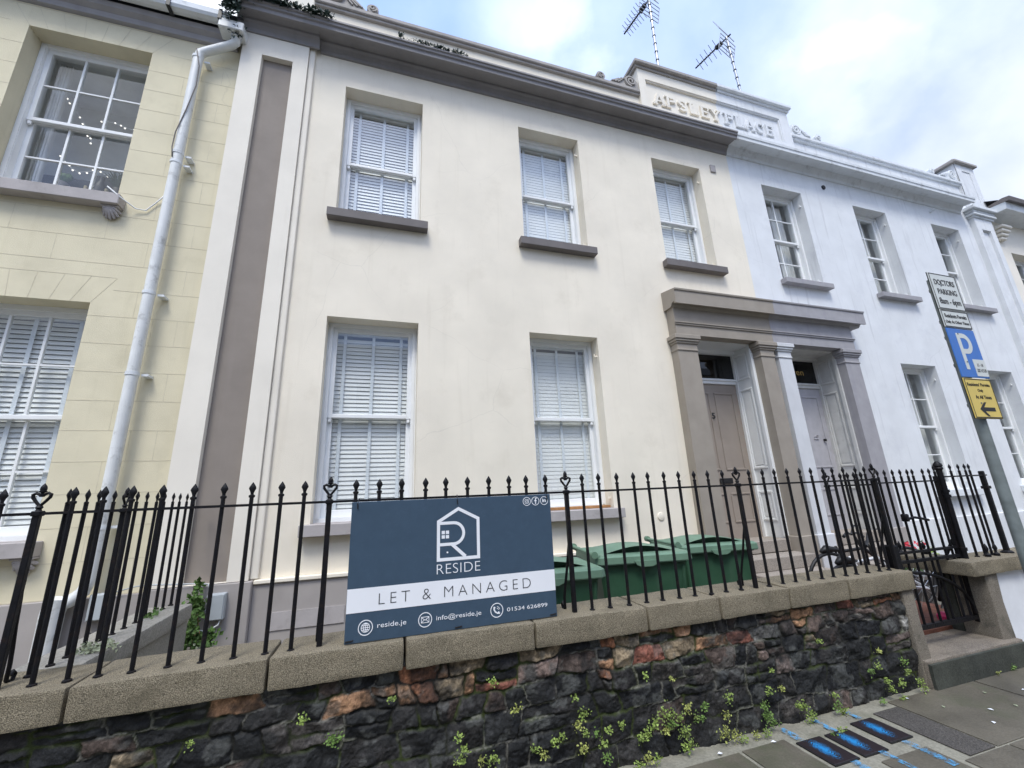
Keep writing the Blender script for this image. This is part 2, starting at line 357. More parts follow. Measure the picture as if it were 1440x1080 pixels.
    if not blind:                                   # the inner face of the wall round the opening
        for q in (((ra, x0-.03), (rc, rd)), ((x1+.03, rb), (rc, rd)), ((x0-.03, x1+.03), (rc, z0)), ((x0-.03, x1+.03), (z1+.03, rd))):
            (p0, p1), (p2, p3) = q; m.quad((p0, ry, p2), (p1, ry, p2), (p1, ry, p3), (p0, ry, p3))
    m.build('room', room or roomm, w, recalc=False)
    if sill:
        pj, th = sill
        m = MB(); m.box(x0-sillpad, x1+sillpad, y-pj, y-.001, z0-th, z0, .006)
        if True: m.box(x0+.002, x1-.002, y-.001, d-.021, z0-th*.5, z0+.004)
        m.build('window_sill', sillmat or sillm, w)
    if hooks:
        for z in (z1-.27, z0+.13):
            m = MB(); m.box(x1-.05, x1-.002, y+.05, y+.075, z-.012, z+.008); m.box(x1-.05, x1-.038, y+.05, y+.075, z+.008, z+.035)
            m.build('shutter_hook', hooks, w)
    return w
# ------------------------------------------------------------------ ground (the setting)
ROAD = mat('road asphalt', (.05, .05, .05), .9, .2, 8, .3, 60, fine=.3)
MB().quad((-400, -400, 0), (400, -400, 0), (400, 400, 0), (-400, 400, 0)).build('ground', ROAD, kind='structure')
cement = mat('cement bed', (.24, .23, .185), .8, .16, 7, .3, 60, fine=.2, dirt=((.13, .135, .09), 4, .6))
MB().box(-40, 40, -.3, 2.9, .006, G-.004).build('pavement', cement, kind='structure')
slabm = mat('wet paving slab', (.125, .113, .088), .42, .22, 3.5, .25, 70, fine=.18, spec=.5, dirt=((.07, .085, .045), 2.2, .6))
slabk = mat('dark aggregate paving', (.085, .078, .07), .8, .2, 9, .6, 140, fine=.7)
m = MB()
def slab(x0, x1, y0, y1): m.box(x0, x1, y0, y1, G-.003, G+.004, .002)
slab(2.275, 2.625, 1.95, 2.615); slab(1.55, 2.245, 1.95, 2.61); slab(.7, 1.53, 1.95, 2.61); slab(-.2, .68, 1.95, 2.61)
slab(3.765, 4.75, 2.085, 2.70); slab(4.77, 5.7, 1.95, 2.70); slab(5.72, 6.7, 1.95, 2.70); slab(6.72, 7.7, 1.95, 2.7)
slab(2.95, 3.36, 1.6, 2.235); slab(3.41, 3.83, 1.5, 2.07)
for i in range(14):
    for j in range(5):
        x = -3+i*.8+(.4 if j % 2 else 0); y = 1.44-j*.46
        slab(x, x+.785, y-.445, y)
slab(2.0, 2.93, 1.46, 1.935); slab(1.2, 1.98, 1.46, 1.935); slab(3.85, 4.7, 1.46, 2.07); slab(4.72, 5.6, 1.46, 1.935); slab(5.62, 6.5, 1.46, 1.935)
m.build('paving', slabm, kind='structure')
MB().box(3.49, 3.745, 2.085, 2.625, G-.003, G+.005, .002).build('paving_patch', slabk, kind='structure')
MB().box(-8, 9, 3.0, 5.3, .01, .15).build('garden_ground', gravel, kind='structure')
MB().box(4.46, 6.2, 3.10, 4.9, .15, .27).build('garden_path', brickp, kind='structure')
def paintmat(name, col, dens):
    m = bpy.data.materials.new(name); m.use_nodes = True; t = m.node_tree; b = t.nodes['Principled BSDF']; b.inputs['Base Color'].default_value = col+(1,)
    b.inputs['Roughness'].default_value = .7
    n = t.nodes.new('ShaderNodeTexNoise'); n.inputs['Scale'].default_value = 26; n.inputs['Detail'].default_value = 8; n.inputs['Roughness'].default_value = .7
    tcn = t.nodes.new('ShaderNodeTexCoord'); t.links.new(tcn.outputs['Object'], n.inputs['Vector'])
    r = t.nodes.new('ShaderNodeMapRange'); r.inputs['From Min'].default_value = .5-dens; r.inputs['From Max'].default_value = .62-dens*.3; r.clamp = True
    t.links.new(n.outputs['Fac'], r.inputs['Value']); t.links.new(r.outputs[0], b.inputs['Alpha'])
    return m
bluep = paintmat('blue spray paint', (.09, .29, .50), .08)
m = MB()
for x, ya, yb, w in ((2.72, 2.55, 2.71, .05), (3.02, 2.55, 2.71, .045), (3.335, 2.60, 2.70, .04), (2.80, 1.95, 2.29, .055), (3.05, 1.95, 2.30, .05), (3.30, 2.05, 2.32, .05)):
    p = [(x+rnd.uniform(-.008, .008)-w/2, ya), (x-w/2+rnd.uniform(-.01, .01), (ya+yb)/2), (x-w/2, yb), (x+w/2, yb), (x+w/2+rnd.uniform(-.01, .01), (ya+yb)/2), (x+w/2, ya)]
    m.add([(a, b, G+.008) for a, b in p], [(0, 5, 4, 1), (1, 4, 3, 2)])
m.build('road_marking', bluep, kind='structure')
# ------------------------------------------------------------------ the three terraced houses
XB = 6.13                                  # the line where cream paint meets white
cream_h = thing('terraced_house', 'cream terraced house with five sash windows, mauve cornice and taupe door number five', 'house', (2, 5, G))
white_h = thing('terraced_house', 'white roughcast terraced house with small-paned windows behind the parking sign', 'house', (10, 5, G))
yellow_h = thing('terraced_house', 'yellow house with scored block render and white drainpipe at the left edge', 'house', (-5, 5.03, G))
far_h = thing('terraced_house', 'pale house with overhanging eaves just beyond the white house', 'house', (16, 5.1, G))
PROF = [(5.0, 7.86), (4.975, 7.865), (4.965, 7.92), (4.935, 7.965), (4.905, 7.985), (4.90, 8.015), (4.735, 7.99), (4.73, 7.968), (4.70, 7.968), (4.695, 8.02), (4.672, 8.032), (4.668, 8.065), (4.65, 8.072), (4.65, 8.10), (5.02, 8.19)]
PROFW = [(5.0, 7.86), (4.975, 7.865), (4.965, 7.92), (4.92, 7.985), (4.90, 8.015), (4.735, 7.99), (4.73, 7.968), (4.69, 7.968), (4.685, 8.03), (4.672, 8.04), (4.668, 8.09), (5.02, 8.18)]
along = lambda p, t: (t, p[0], p[1])
def extr(mb, prof, x0, x1): return mb.prism(prof, along, x0, x1)
def mouldbox(mb, x0, x1, z0, z1, yf, w=.03, d=.014):
    """raised picture-frame moulding on a plane facing -y"""
    for a in ((x0, x1, z0, z0+w), (x0, x1, z1-w, z1)): mb.box(a[0], a[1], yf-d, yf, a[2], a[3], .005)
    for a in ((x0, x0+w), (x1-w, x1)): mb.box(a[0], a[1], yf-d, yf, z0+w, z1-w, .005)
def volute(mb, cx, cz, r, y0, y1, turns=1.6, hand=1, w=.035):
    pts = []
    for i in range(40):
        t = i/39; a = R(-90)+hand*t*turns*2*math.pi; q = r*(1-.82*t); pts.append((cx+q*math.cos(a), cz+q*math.sin(a)))
    stroke(mb, pts, w, y0, y1)
def scroll(house, m, x0, x1, zb, hand, big, roll, name='scroll_ornament'):
    """parapet scroll: a swept tail, a large volute near the pier and a small roll at the far end"""
    mb = MB(); yb, yf = 5.10, 4.955
    n = 24; top = []
    for i in range(n+1):
        t = i/n; x = x0+(x1-x0)*t
        top.append((x, zb+.03+big*(1-math.exp(-max(0, 1-t)*1.9))*(1-.10*t) if t > .28 else zb+.03+big*.86*math.sqrt(max(0, 1-((.30-t)/.34)**2))*1.02))
    pts = [(x0, zb)]+top+[(x1, zb)]
    mb.prism(pts, lambda p, t: (p[0], t, p[1]), yf, yb)
    c = x0+(x1-x0)*.27; volute(mb, c, zb+big*.42+.02, big*.40, yf-.03, yf, 1.9, hand, big*.10)
    for k in range(3):
        q = [(x0+(x1-x0)*(.48+.1*k+.05*j), zb+.045+big*(.52-.11*k)*(1-j/5.5)**1.3) for j in range(6)]
        stroke(mb, q, .022, yf-.022, yf)
    if roll:
        xr = roll; r = .085
        mb.prism(arc(xr, zb+r*.95, r, -60, 240, 20), lambda p, t: (p[0], t, p[1]), yf-.02, yb)
        volute(mb, xr, zb+r*.95, r*.72, yf-.04, yf-.02, 1.4, hand, .02)
    return mb.build(name, m, house, smooth=30)
# --- cream house
CW = [(-.694, .379), (1.877, 2.926), (4.362, 5.408)]
D5 = (4.55, 5.79, .60, 3.97, .42); D7 = (6.44, 7.722, .60, 3.97, .42)
m = MB()
wall(m, -1.98, XB, G, 8.84, 5.0, [(a, b, 5.29, 7.389) for a, b in CW]+[(a, b, 1.475, 3.85) for a, b in CW[:2]]+[D5], .2)
shell(m, -1.98, XB, G, 8.84, 5.0, 12)
m.build('wall', cream, cream_h, weld=True)
m = MB(); m.quad((-1.98, 5.3, 8.3), (XB, 5.3, 8.3), (XB, 8.5, 10.6), (-1.98, 8.5, 10.6)); m.quad((-1.98, 12, 8.3), (-1.98, 8.5, 10.6), (XB, 8.5, 10.6), (XB, 12, 8.3)); m.build('roof', roofm, cream_h)
for i, (a, b) in enumerate(CW):
    window(cream_h, a, b, 5.29, 7.389, 5.0, blind=74 if i == 0 else 84, sill=(.12, .12), hooks=cream if i else None, zmid=6.29)
for i, (a, b) in enumerate(CW[:2]):
    w = window(cream_h, a, b, 1.475, 3.85, 5.0, blind=75 if i == 0 else 84, sill=(.12, .12), sillmat=sillp, hooks=cream if i else None, zmid=2.68)
    if i: MB().box(a+.03, b-.03, 5.03, 5.17, 1.478, 1.512, .004).build('timber_strip', wood, w)
# pilaster with recessed grey panel
m = MB(); wall(m, -1.98, -1.19, .99, 7.9, 4.92, [(-1.742, -1.372, .99, 7.508)], .074)
m.quad((-1.98, 4.92, .99), (-1.98, 5.06, .99), (-1.98, 5.06, 7.9), (-1.98, 4.92, 7.9)); m.quad((-1.19, 4.92, .99), (-1.19, 4.92, 7.9), (-1.19, 4.999, 7.9), (-1.19, 4.999, .99))
m.build('pilaster', pale, cream_h)
MB().quad((-1.742, 4.993, .96), (-1.372, 4.993, .96), (-1.372, 4.993, 7.508), (-1.742, 4.993, 7.508)).build('recessed_panel', mauve, cream_h)
MB().box(-1.188, -1.115, 4.955, 4.999, .99, 7.9, .012, 2).build('corner_bead', pale, cream_h)
m = MB(); m.box(-1.99, -1.15, 4.885, 4.998, G, .985, .006); m.box(-1.15, 4.15, 4.955, 4.998, G, .945, .004)
m.build('plinth', plinthm, cream_h)
MB().box(-1.146, 4.13, 4.93, 4.998, .947, .985, .006).build('plinth_moulding', cream, cream_h)
m = MB()
m.box(-.98, -.30, 4.945, 4.954, .52, .68); m.build('basement_grille', sillp, cream_h)
# main cornice, broken forward round the pilaster
m = MB(); extr(m, PROF, -1.06, XB); m.build('cornice', cornicem, cream_h)
m = MB(); extr(m, [(y-(.075 if y > 4.8 and z < 8.05 else 0), z-(.03 if y > 4.88 and z < 8.05 else 0)) for y, z in PROF], -2.06, -1.061); m.build('cornice', cornicem, cream_h)
m = MB(); m.box(-1.20, 4.298, 4.955, 5.12, 8.73, 8.77, .004); m.box(-1.20, 4.298, 4.925, 5.14, 8.771, 8.85, .012); m.build('parapet_cap', capm, cream_h)
m = MB(); m.box(-2.0, -1.20, 4.955, 5.5, 8.15, 9.75, .01); m.box(-2.06, -1.12, 4.90, 5.56, 9.751, 9.88, .01); m.build('parapet_pier', pale, cream_h)
scroll(cream_h, capm, -1.19, -.50, 8.848, 1, .52, -.40)
scroll(cream_h, capm, 4.29, 3.68, 8.848, -1, .30, 3.50)
# name panel across both houses, each half in its owner's paint
def namepanel(house, m1, x0, x1, left, capmat):
    m = MB(); yf = 4.935
    if left:
        m.box(x0, 4.45, yf, 5.15, 8.15, 9.37); m.box(4.45, x1, yf, 5.15, 9.15, 9.37); m.box(4.45, x1, yf, 5.15, 8.15, 8.53); m.box(4.45, x1, yf+.05, 5.15, 8.53, 9.15)
        for q in ((4.45, 4.47, 8.53, 9.15),): m.box(q[0], q[1], yf+.015, yf+.05, q[2], q[3])
        m.box(4.47, x1, yf+.015, yf+.05, 9.13, 9.15)
    else:
        m.box(7.75, x1, yf, 5.15, 8.15, 9.37); m.box(x0, 7.75, yf, 5.15, 9.15, 9.37); m.box(x0, 7.75, yf, 5.15, 8.15, 8.53); m.box(x0, 7.75, yf+.05, 5.15, 8.53, 9.15)
        m.box(7.73, 7.75, yf+.015, yf+.05, 8.53, 9.15); m.box(x0, 7.73, yf+.015, yf+.05, 9.13, 9.15)
    p = m.build('name_panel', m1, house)
    m = MB(); a, b = (x0-.08, x1) if left else (x0, x1+.08)
    m.box(a+.03, b-(0 if left else .03), yf-.03, 5.2, 9.371, 9.42, .004); m.box(a, b, yf-.085, 5.26, 9.421, 9.50, .012); m.box(a+.02, b-.02, yf-.05, 5.2, 9.501, 9.53, .01)
    m.build('panel_cap', capmat, p)
    return p
pl = namepanel(cream_h, pale, 4.30, XB, True, capm); pr_ = namepanel(white_h, white, XB, 8.0, False, whitetrim)
def slabletter(mb, ch, x, w, z0, h, y0, y1):
    t = .052; s = .026; z1 = z0+h
    def bar(p): stroke(mb, p, t, y0, y1)
    def ser(xc, z, wd=.1): mb.box(xc-wd/2, xc+wd/2, y0+.0015, y1, z, z+s)
    if ch == 'A':
        bar([(x+.03, z0+s), (x+w/2, z1)]); stroke(mb, [(x+w-.03, z0+s), (x+w/2+.004, z1-.004)], t, y0-.001, y1); mb.box(x+.07, x+w-.07, y0+.003, y1, z0+h*.28, z0+h*.28+.03)
        ser(x+.03, z0); ser(x+w-.03, z0)
    elif ch == 'P':
        bar([(x+.06, z0+s), (x+.06, z1-s)]); ser(x+.06, z0, .12); ser(x+.05, z1-s, .1)
        stroke(mb, [(x+.10, z1-.028)]+arc(x+w-.095, z1-h*.26, .062, 88, -88, 10, h*.26-.028)+[(x+.10, z1-h*.52+.028)], t*.9, y0-.001, y1)
    elif ch == 'S':
        c = x+w/2; r = w*.28
        stroke(mb, arc(c, z1-h*.26, r, 20, 265, 12, h*.25-.02)+arc(c, z0+h*.26, r, 85, -160, 12, h*.25-.02), t, y0, y1)
    elif ch == 'L':
        bar([(x+.06, z0), (x+.06, z1-s)]); ser(x+.06, z1-s, .12); mb.box(x+.087, x+w-.02, y0+.001, y1, z0, z0+.036); mb.box(x+w-.05, x+w-.02, y0+.002, y1, z0+.036, z0+.085)
    elif ch == 'E':
        bar([(x+.06, z0), (x+.06, z1)])
        for zz, q in ((z0, .02), (z0+h/2-.015, .055), (z1-.036, .02)): mb.box(x+.087, x+w-q, y0+.001, y1, zz, zz+.034)
        mb.box(x+w-.05, x+w-.02, y0+.002, y1, z0+.034, z0+.08); mb.box(x+w-.05, x+w-.02, y0+.002, y1, z1-.08, z1-.036)
    elif ch == 'Y':
        bar([(x+w/2, z0+s), (x+w/2, z0+h*.5)]); stroke(mb, [(x+.04, z1-s), (x+w/2, z0+h*.45)], t*.9, y0-.001, y1); stroke(mb, [(x+w-.04, z1-s), (x+w/2, z0+h*.45)], t*.7, y0-.002, y1)
        ser(x+w/2, z0); ser(x+.04, z1-s, .1); ser(x+w-.04, z1-s, .1)
    elif ch == 'C':
        stroke(mb, arc(x+w/2+.01, z0+h/2, w*.33, 50, 310, 18, h/2-.026), t, y0, y1); mb.box(x+w-.055, x+w-.025, y0+.001, y1, z1-.11, z1-.02)
for word, x, pn, mt in (('APSLEY', 4.60, pl, pale), ('PLACE', 6.24, pr_, white)):
    m = MB()
    for i, ch in enumerate(word): slabletter(m, ch, x+i*.262, .25, 8.64, .27, 4.948, 4.984)
    m.build('lettering', mt, pn)
MB().box(5.665, 5.785, 4.975, 4.999, 7.37, 7.53, .006).build('air_vent', sillp, cream_h)
MB().lathe([(.055, 0), (.05, .012), (.02, .018)], n=14).build('wall_cap', cream, cream_h).matrix_basis = Matrix.Translation((3.62, 4.999, 1.33)) @ Matrix.Rotation(R(90), 4, 'X')
# --- doors and shared porch
def doorway(house, x0, x1, dx0, dx1, leafm, lin, trim, number=None, panels=(), shabby=False):
    y = 5.0
    m = MB(); t = .02
    m.box(x1-t, x1-.001, y-.004, 5.40, .90, 3.95); m.box(x0+.001, x0+t, y-.004, 5.40, .90, 3.95); m.box(x0+t, x1-t, y-.003, 5.40, 3.93, 3.968)
    m.box(x0+t, x1-t, 5.33, 5.41, 3.87, 3.93); m.box(dx1, x1-t, 5.36, 5.42, .90, 3.87); m.box(x0+t, dx0, 5.36, 5.42, .90, 3.87)
    l = m.build('door_lining', lin, house)
    m = MB()
    for a, b in ((3.40, 3.85), (1.935, 3.245), (1.15, 1.595)):
        w = .035; d = .016; xf = x1-t; ya, yb = 5.11, 5.365
        for q in ((ya, yb, a, a+w), (ya, yb, b-w, b)): m.box(xf-d, xf-.0005, q[0], q[1], q[2], q[3], .006)
        for q in ((ya, ya+w), (yb-w, yb)): m.box(xf-d, xf-.0005, q[0], q[1], a+w, b-w, .006)
        m.box(xf-.006, xf-.0005, ya+.06, yb-.06, a+.06, b-.06, .004)
    m.box(x1-.055, x1-t-.001, y-.012, y+.05, .93, 3.93, .006)
    m.build('lining_panel', linm if shabby else lin, l)
    m = MB(); m.box(dx0, dx1, 5.40, 5.445, .895, 3.345, .004)
    dw = dx1-dx0; c = (dx0+dx1)/2
    for a, b in ((1.93, 3.20), (1.14, 1.585)):
        mouldbox(m, dx0+.10, c-.05, a, b, 5.401); mouldbox(m, c+.05, dx1-.10, a, b, 5.401)
    d = m.build('door', leafm, house)
    m = MB(); m.box(dx0, dx1, 5.37, 5.43, 3.348, 3.445, .008); m.box(dx0, dx1, 5.35, 5.37, 3.40, 3.43, .004); m.build('transom', lin, house)
    MB().box(dx0, dx1, 5.40, 5.41, 3.446, 3.87).build('fanlight', glassd, house)
    MB().box(dx0+.12, dx1, 5.41, 5.5, 3.446, 3.87).build('fanlight_backing', roomm, house)
    return d
d5 = doorway(cream_h, D5[0], D5[1], 4.64, 5.735, doorm, upvc, taupe)
text_obj('door_number', signk, d5, '5', 5.115, 5.185, 2.757, 2.857, 5.385, off=.02)
m = MB(); m.box(5.06, 5.31, 5.372, 5.39, 1.725, 1.81, .006); m.box(5.10, 5.27, 5.366, 5.372, 1.75, 1.785, .003); m.build('letter_flap', blackp, d5)
d7 = doorway(white_h, D7[0], D7[1], 6.55, 7.67, doorg, linm, lilac, shabby=True)
m = MB(); m.lathe([(.016, 0), (.024, .02), (.022, .04), (.008, .05)], n=12); o = m.build('door_knob', blackp, d7, smooth=40); o.matrix_basis = Matrix.Translation((7.50, 5.40, 2.41)) @ Matrix.Rotation(R(90), 4, 'X')
m = MB(); m.box(7.27, 7.37, 5.385, 5.40, 2.42, 2.44, .004); m.tube([(7.28, 5.385, 2.47), (7.30, 5.375, 2.50), (7.34, 5.375, 2.50), (7.36, 5.385, 2.47)], .008); m.build('door_knocker', doorg, d7)
m = MB(); m.box(7.0, 7.15, 5.383, 5.39, 1.70, 1.745, .003); m.build('letter_flap', blackp, d7)
fl = [o for o in white_h.children if o.name.startswith('fanlight') and 'backing' not in o.name][0]
text_obj('lettering', gold, fl, 'Seven', 6.92, 7.375, 3.60, 3.715, 5.397, space=1.05)
def porch_pil(house, x0, x1, m1):
    yf = 4.85
    m = MB(); m.box(x0, x1, yf, 4.999, .95, 3.69); p = m.build('door_pilaster', m1, house)
    m = MB(); m.box(x0-.012, x1+.012, yf-.014, 4.999, 3.691, 3.72, .006); m.box(x0-.002, x1+.002, yf-.004, 4.999, 3.72, 3.80)
    m.box(x0-.022, x1+.022, yf-.024, 4.999, 3.801, 3.83, .008); m.box(x0-.040, x1+.040, yf-.042, 4.999, 3.831, 3.868, .01); m.box(x0-.055, x1+.055, yf-.057, 4.999, 3.869, 3.938, .008)
    m.build('capital', m1, p)
    MB().box(x0-.03, x1+.03, yf-.03, 4.999, .15, .949, .008).build('pilaster_base', m1 if m1 is not lilac else plinthm, p)
porch_pil(cream_h, 4.185, 4.545, taupe); porch_pil(cream_h, 5.79, 6.075, taupe)
whitepil = mat('pale lilac paint', (.60, .61, .625), .8, .05, 4, .1, 80, .3, (.42, .43, .48))
porch_pil(white_h, 6.165, 6.44, whitepil); porch_pil(white_h, 7.685, 8.035, lilac)
def porch(house, x0, x1, m1, le, re):
    a, b = (x0, x1)
    m = MB(); m.box(a, b, 4.83, 4.999, 3.945, 4.38)
    m.box(a-(.012 if le else 0), b+(.012 if re else 0), 4.812, 4.83, 4.10, 4.125, .004); m.box(a-(.02 if le else 0), b+(.02 if re else 0), 4.80, 4.83, 4.127, 4.145, .004)
    m.build('porch_frieze', m1, house)
    m = MB(); sx0 = -.12 if le else 0; sx1 = .26 if re else 0
    prof = [(4.999, 4.381), (4.83, 4.381), (4.81, 4.40), (4.79, 4.43), (4.74, 4.44), (4.735, 4.405), (4.70, 4.40), (4.70, 4.61), (4.685, 4.615), (4.68, 4.64), (4.999, 4.70)]
    extr(m, prof, a+(-.04 if le else 0), b+(.24 if re else 0)); m.build('porch_cornice', m1, house)
porch(cream_h, 4.19, 6.098, taupe, True, False); porch(white_h, 6.10, 8.0, lilac, False, True)
def steps(house, x0, x1, m1):
    for i in range(4):
        z1 = .91-.165*i; m = MB(); m.box(x0, x1, 4.93-.30*i if i else 4.96, 5.40 if i == 0 else 4.93-.30*(i-1)+.02, z1-.165+.001, z1, .008); m.build('doorstep', m1, house)
steps(cream_h, 4.60, 5.76, stepst); steps(white_h, 6.48, 7.66, stepst)
# --- white house
WV = [(6.874, 7.909), (9.381, 10.398), (11.925, 12.932)]
WG = [(9.413, 10.43), (11.94, 12.95)]
m = MB()
wall(m, XB, 14.25, G, 8.84, 5.0, [(a, b, 5.28, 7.366) for a, b in WV]+[(a, b, 1.475, 3.825) for a, b in WG]+[D7], .2)
shell(m, XB+.002, 14.25, G, 8.84, 5.0, 12); m.build('wall', white, white_h)
m = MB(); m.quad((XB, 5.3, 8.3), (14.25, 5.3, 8.3), (14.25, 8.5, 10.6), (XB, 8.5, 10.6)); m.quad((XB, 12, 8.3), (XB, 8.5, 10.6), (14.25, 8.5, 10.6), (14.25, 12, 8.3)); m.build('roof', roofm, white_h)
for i, (a, b) in enumerate(WV): window(white_h, a, b, 5.28, 7.366, 5.0, 2, 2, curtain=(.42, .45, .36)[i], room=roomy, sill=(.12, .10), sillmat=lilac, hooks=upvc, sillpad=.07)
for i, (a, b) in enumerate(WG): window(white_h, a, b, 1.475, 3.825, 5.0, 2, 2, curtain=(.34, .38)[i], room=roomy, sill=(.12, .12), sillmat=whitetrim, hooks=upvc)
m = MB(); extr(m, PROFW, XB, 13.25); m.build('cornice', whitetrim, white_h)
m = MB(); m.box(8.0, 13.64, 4.955, 5.12, 8.73, 8.77, .004); m.box(8.0, 13.64, 4.925, 5.14, 8.771, 8.85, .012); m.build('parapet_cap', whitetrim, white_h)
scroll(white_h, whitetrim, 8.02, 8.62, 8.848, 1, .30, 8.80); scroll(white_h, whitetrim, 13.60, 12.85, 8.848, -1, .33, 12.58)
m = MB(); m.box(13.62, 14.0, 4.945, 5.9, 8.15, 9.40, .006); m.box(14.0, 14.38, 4.945, 5.9, 8.15, 9.40, .006)
wall(m, 13.62, 14.38, 8.15, 9.40, 4.93, [(13.85, 14.18, 8.3, 9.22)], .014); m.build('parapet_pier', white, white_h)
m = MB(); m.box(13.54, 14.46, 4.86, 6.0, 9.401, 9.47, .01); m.box(13.60, 14.40, 4.90, 5.95, 9.471, 9.53, .02); m.build('pier_cap', capm, white_h)
m = MB(); wall(m, 13.50, 14.2, G, 7.75, 4.90, [(13.68, 14.02, .9, 7.45)], .06); m.quad((13.5, 4.90, G), (13.5, 4.999, G), (13.5, 4.999, 7.75), (13.5, 4.90, 7.75)); m.quad((14.2, 4.9, G), (14.2, 4.9, 7.75), (14.2, 5.1, 7.75), (14.2, 5.1, G))
m.quad((13.68, 4.959, .9), (14.02, 4.959, .9), (14.02, 4.959, 7.45), (13.68, 4.959, 7.45)); m.build('pilaster', white, white_h)
m = MB()
for z0, z1, p in ((7.751, 7.80, .03), (7.801, 7.86, .07), (7.88, 7.94, .06), (7.941, 8.03, .12)): m.box(13.5-p, 14.25+p, 4.90-p, 5.1, z0, z1, .01)
m.box(13.48, 14.27, 4.88, 5.1, 7.861, 7.879); m.build('pilaster_capital', whitetrim, white_h)
MB().lathe([(.05, 0), (.048, .02), (.03, .022)], n=14).build('vent_hole', blackp, white_h).matrix_basis = Matrix.Translation((8.626, 4.999, 7.655)) @ Matrix.Rotation(R(90), 4, 'X')
m = MB(); m.tube([(12.05, 5.0, 7.70), (12.05, 4.93, 7.71), (12.05, 4.90, 7.69)], .03); m.build('overflow_pipe', whitetrim, white_h, smooth=40)
MB().box(8.06, 14.3, 4.955, 4.998, G, 1.02, .01).build('plinth', white, white_h)
# --- far house
m = MB(); wall(m, 14.26, 22, G, 8.0, 5.04, [(14.95, 16.0, 5.2, 7.08), (17.2, 18.2, 5.2, 7.08), (14.95, 16.0, 1.5, 3.7)], .2); shell(m, 14.26, 22, G, 8.0, 5.04, 12); m.build('wall', pale, far_h)
for a, b, c, d in ((14.95, 16.0, 5.2, 7.08), (17.2, 18.2, 5.2, 7.08), (14.95, 16.0, 1.5, 3.7)): window(far_h, a, b, c, d, 5.04, 2, 2, sill=(.1, .1))
m = MB(); extr(m, [(5.04, 7.93), (4.93, 7.95), (4.62, 7.95), (4.60, 8.13), (5.04, 8.16)], 14.30, 22); m.build('eaves', whitetrim, far_h)
m = MB(); extr(m, [(4.60, 8.131), (4.52, 8.12), (4.50, 8.22), (4.62, 8.24), (5.1, 8.17)], 14.28, 22); m.build('gutter', sillm, far_h)
m = MB(); m.quad((14.3, 4.7, 8.25), (22, 4.7, 8.25), (22, 8.5, 10.4), (14.3, 8.5, 10.4)); m.quad((14.3, 12, 8.25), (14.3, 8.5, 10.4), (22, 8.5, 10.4), (22, 12, 8.25)); m.build('roof', roofm, far_h)
m = MB()
for i in range(4): m.box(14.45+.03*i, 14.85-.03*i, 4.82+.04*i, 5.038, 7.62-.09*i, 7.70-.09*i, .015)
m.build('corbel', pale, far_h)
# --- terrace across the street, added out of view to block low sky
opp = thing('terraced_house', 'pale terrace added out of view across the street to block low sky and reflect in the glass', 'house', (4, -7.5, 0))
m = MB(); ox = [(-26+3.1*i, -24.9+3.1*i) for i in range(20)]
wall(m, -30, 38, 0, 7.8, -7.5, [(a, b, c, d) for a, b in ox for c, d in ((1.2, 3.2), (4.6, 6.6))], -.18); m.quad((-30, -14, 0), (38, -14, 0), (38, -14, 7.8), (-30, -14, 7.8)); m.quad((-30, -7.5, 0), (-30, -14, 0), (-30, -14, 7.8), (-30, -7.5, 7.8)); m.quad((38, -7.5, 0), (38, -14, 0), (38, -14, 7.8), (38, -7.5, 7.8))
m.build('wall', pale, opp)
m = MB(); m.quad((-30.2, -7.2, 7.75), (38.2, -7.2, 7.75), (38.2, -10.7, 9.4), (-30.2, -10.7, 9.4)); m.quad((-30.2, -14.2, 7.75), (38.2, -14.2, 7.75), (38.2, -10.7, 9.4), (-30.2, -10.7, 9.4)); m.build('roof', roofm, opp)
for a, b in ox:
    if not -10 < a < 22: continue
    for c, d in ((1.2, 3.2), (4.6, 6.6)):
        m = MB(); m.box(a, a+.06, -7.70, -7.66, c, d); m.box(b-.06, b, -7.70, -7.66, c, d); m.box(a+.06, b-.06, -7.70, -7.66, c, c+.08); m.box(a+.06, b-.06, -7.70, -7.66, d-.06, d); m.box(a+.06, b-.06, -7.70, -7.66, (c+d)/2-.025, (c+d)/2+.025); m.box(a+.06, b-.06, -7.72, -7.715, c+.05, d-.03)
        m.build('window', upvc, opp)
        MB().quad((a+.05, -7.69, c+.05), (b-.05, -7.69, c+.05), (b-.05, -7.69, d-.05), (a+.05, -7.69, d-.05)).build('glass_pane', glassd, opp)
# --- yellow house
YY = 5.03; YB = -1.982
YU = (-4.15, -2.955, 5.06, 7.235); YL = (-4.15, -2.965, 1.46, 3.80); YX = [(-7.6, -6.4, 5.06, 7.235), (-7.6, -6.4, 1.46, 3.8)]
m = MB(); wall(m, -11, YB, G, 7.75, YY, [YU, YL]+YX, .2); shell(m, -11, YB, G, 7.75, YY, 12); m.build('wall', yellow, yellow_h)
m = MB(); m.quad((-11, 4.8, 7.9), (YB, 4.8, 7.9), (YB, 8.5, 10.0), (-11, 8.5, 10.0)); m.quad((-11, 12, 7.9), (-11, 8.5, 10.0), (YB, 8.5, 10.0), (YB, 12, 7.9)); m.build('roof', roofm, yellow_h)
wu = window(yellow_h, *YU, YY, 3, 2, sill=(.13, .13), sillmat=sillp, room=roomy, curtain=.13); wl = window(yellow_h, *YL, YY, 3, 2, blind=70, sill=(.13, .13), sillmat=sillp)
for q in YX: window(yellow_h, *q, YY, 3, 2, blind=40, sill=(.13, .13), sillmat=sillp)
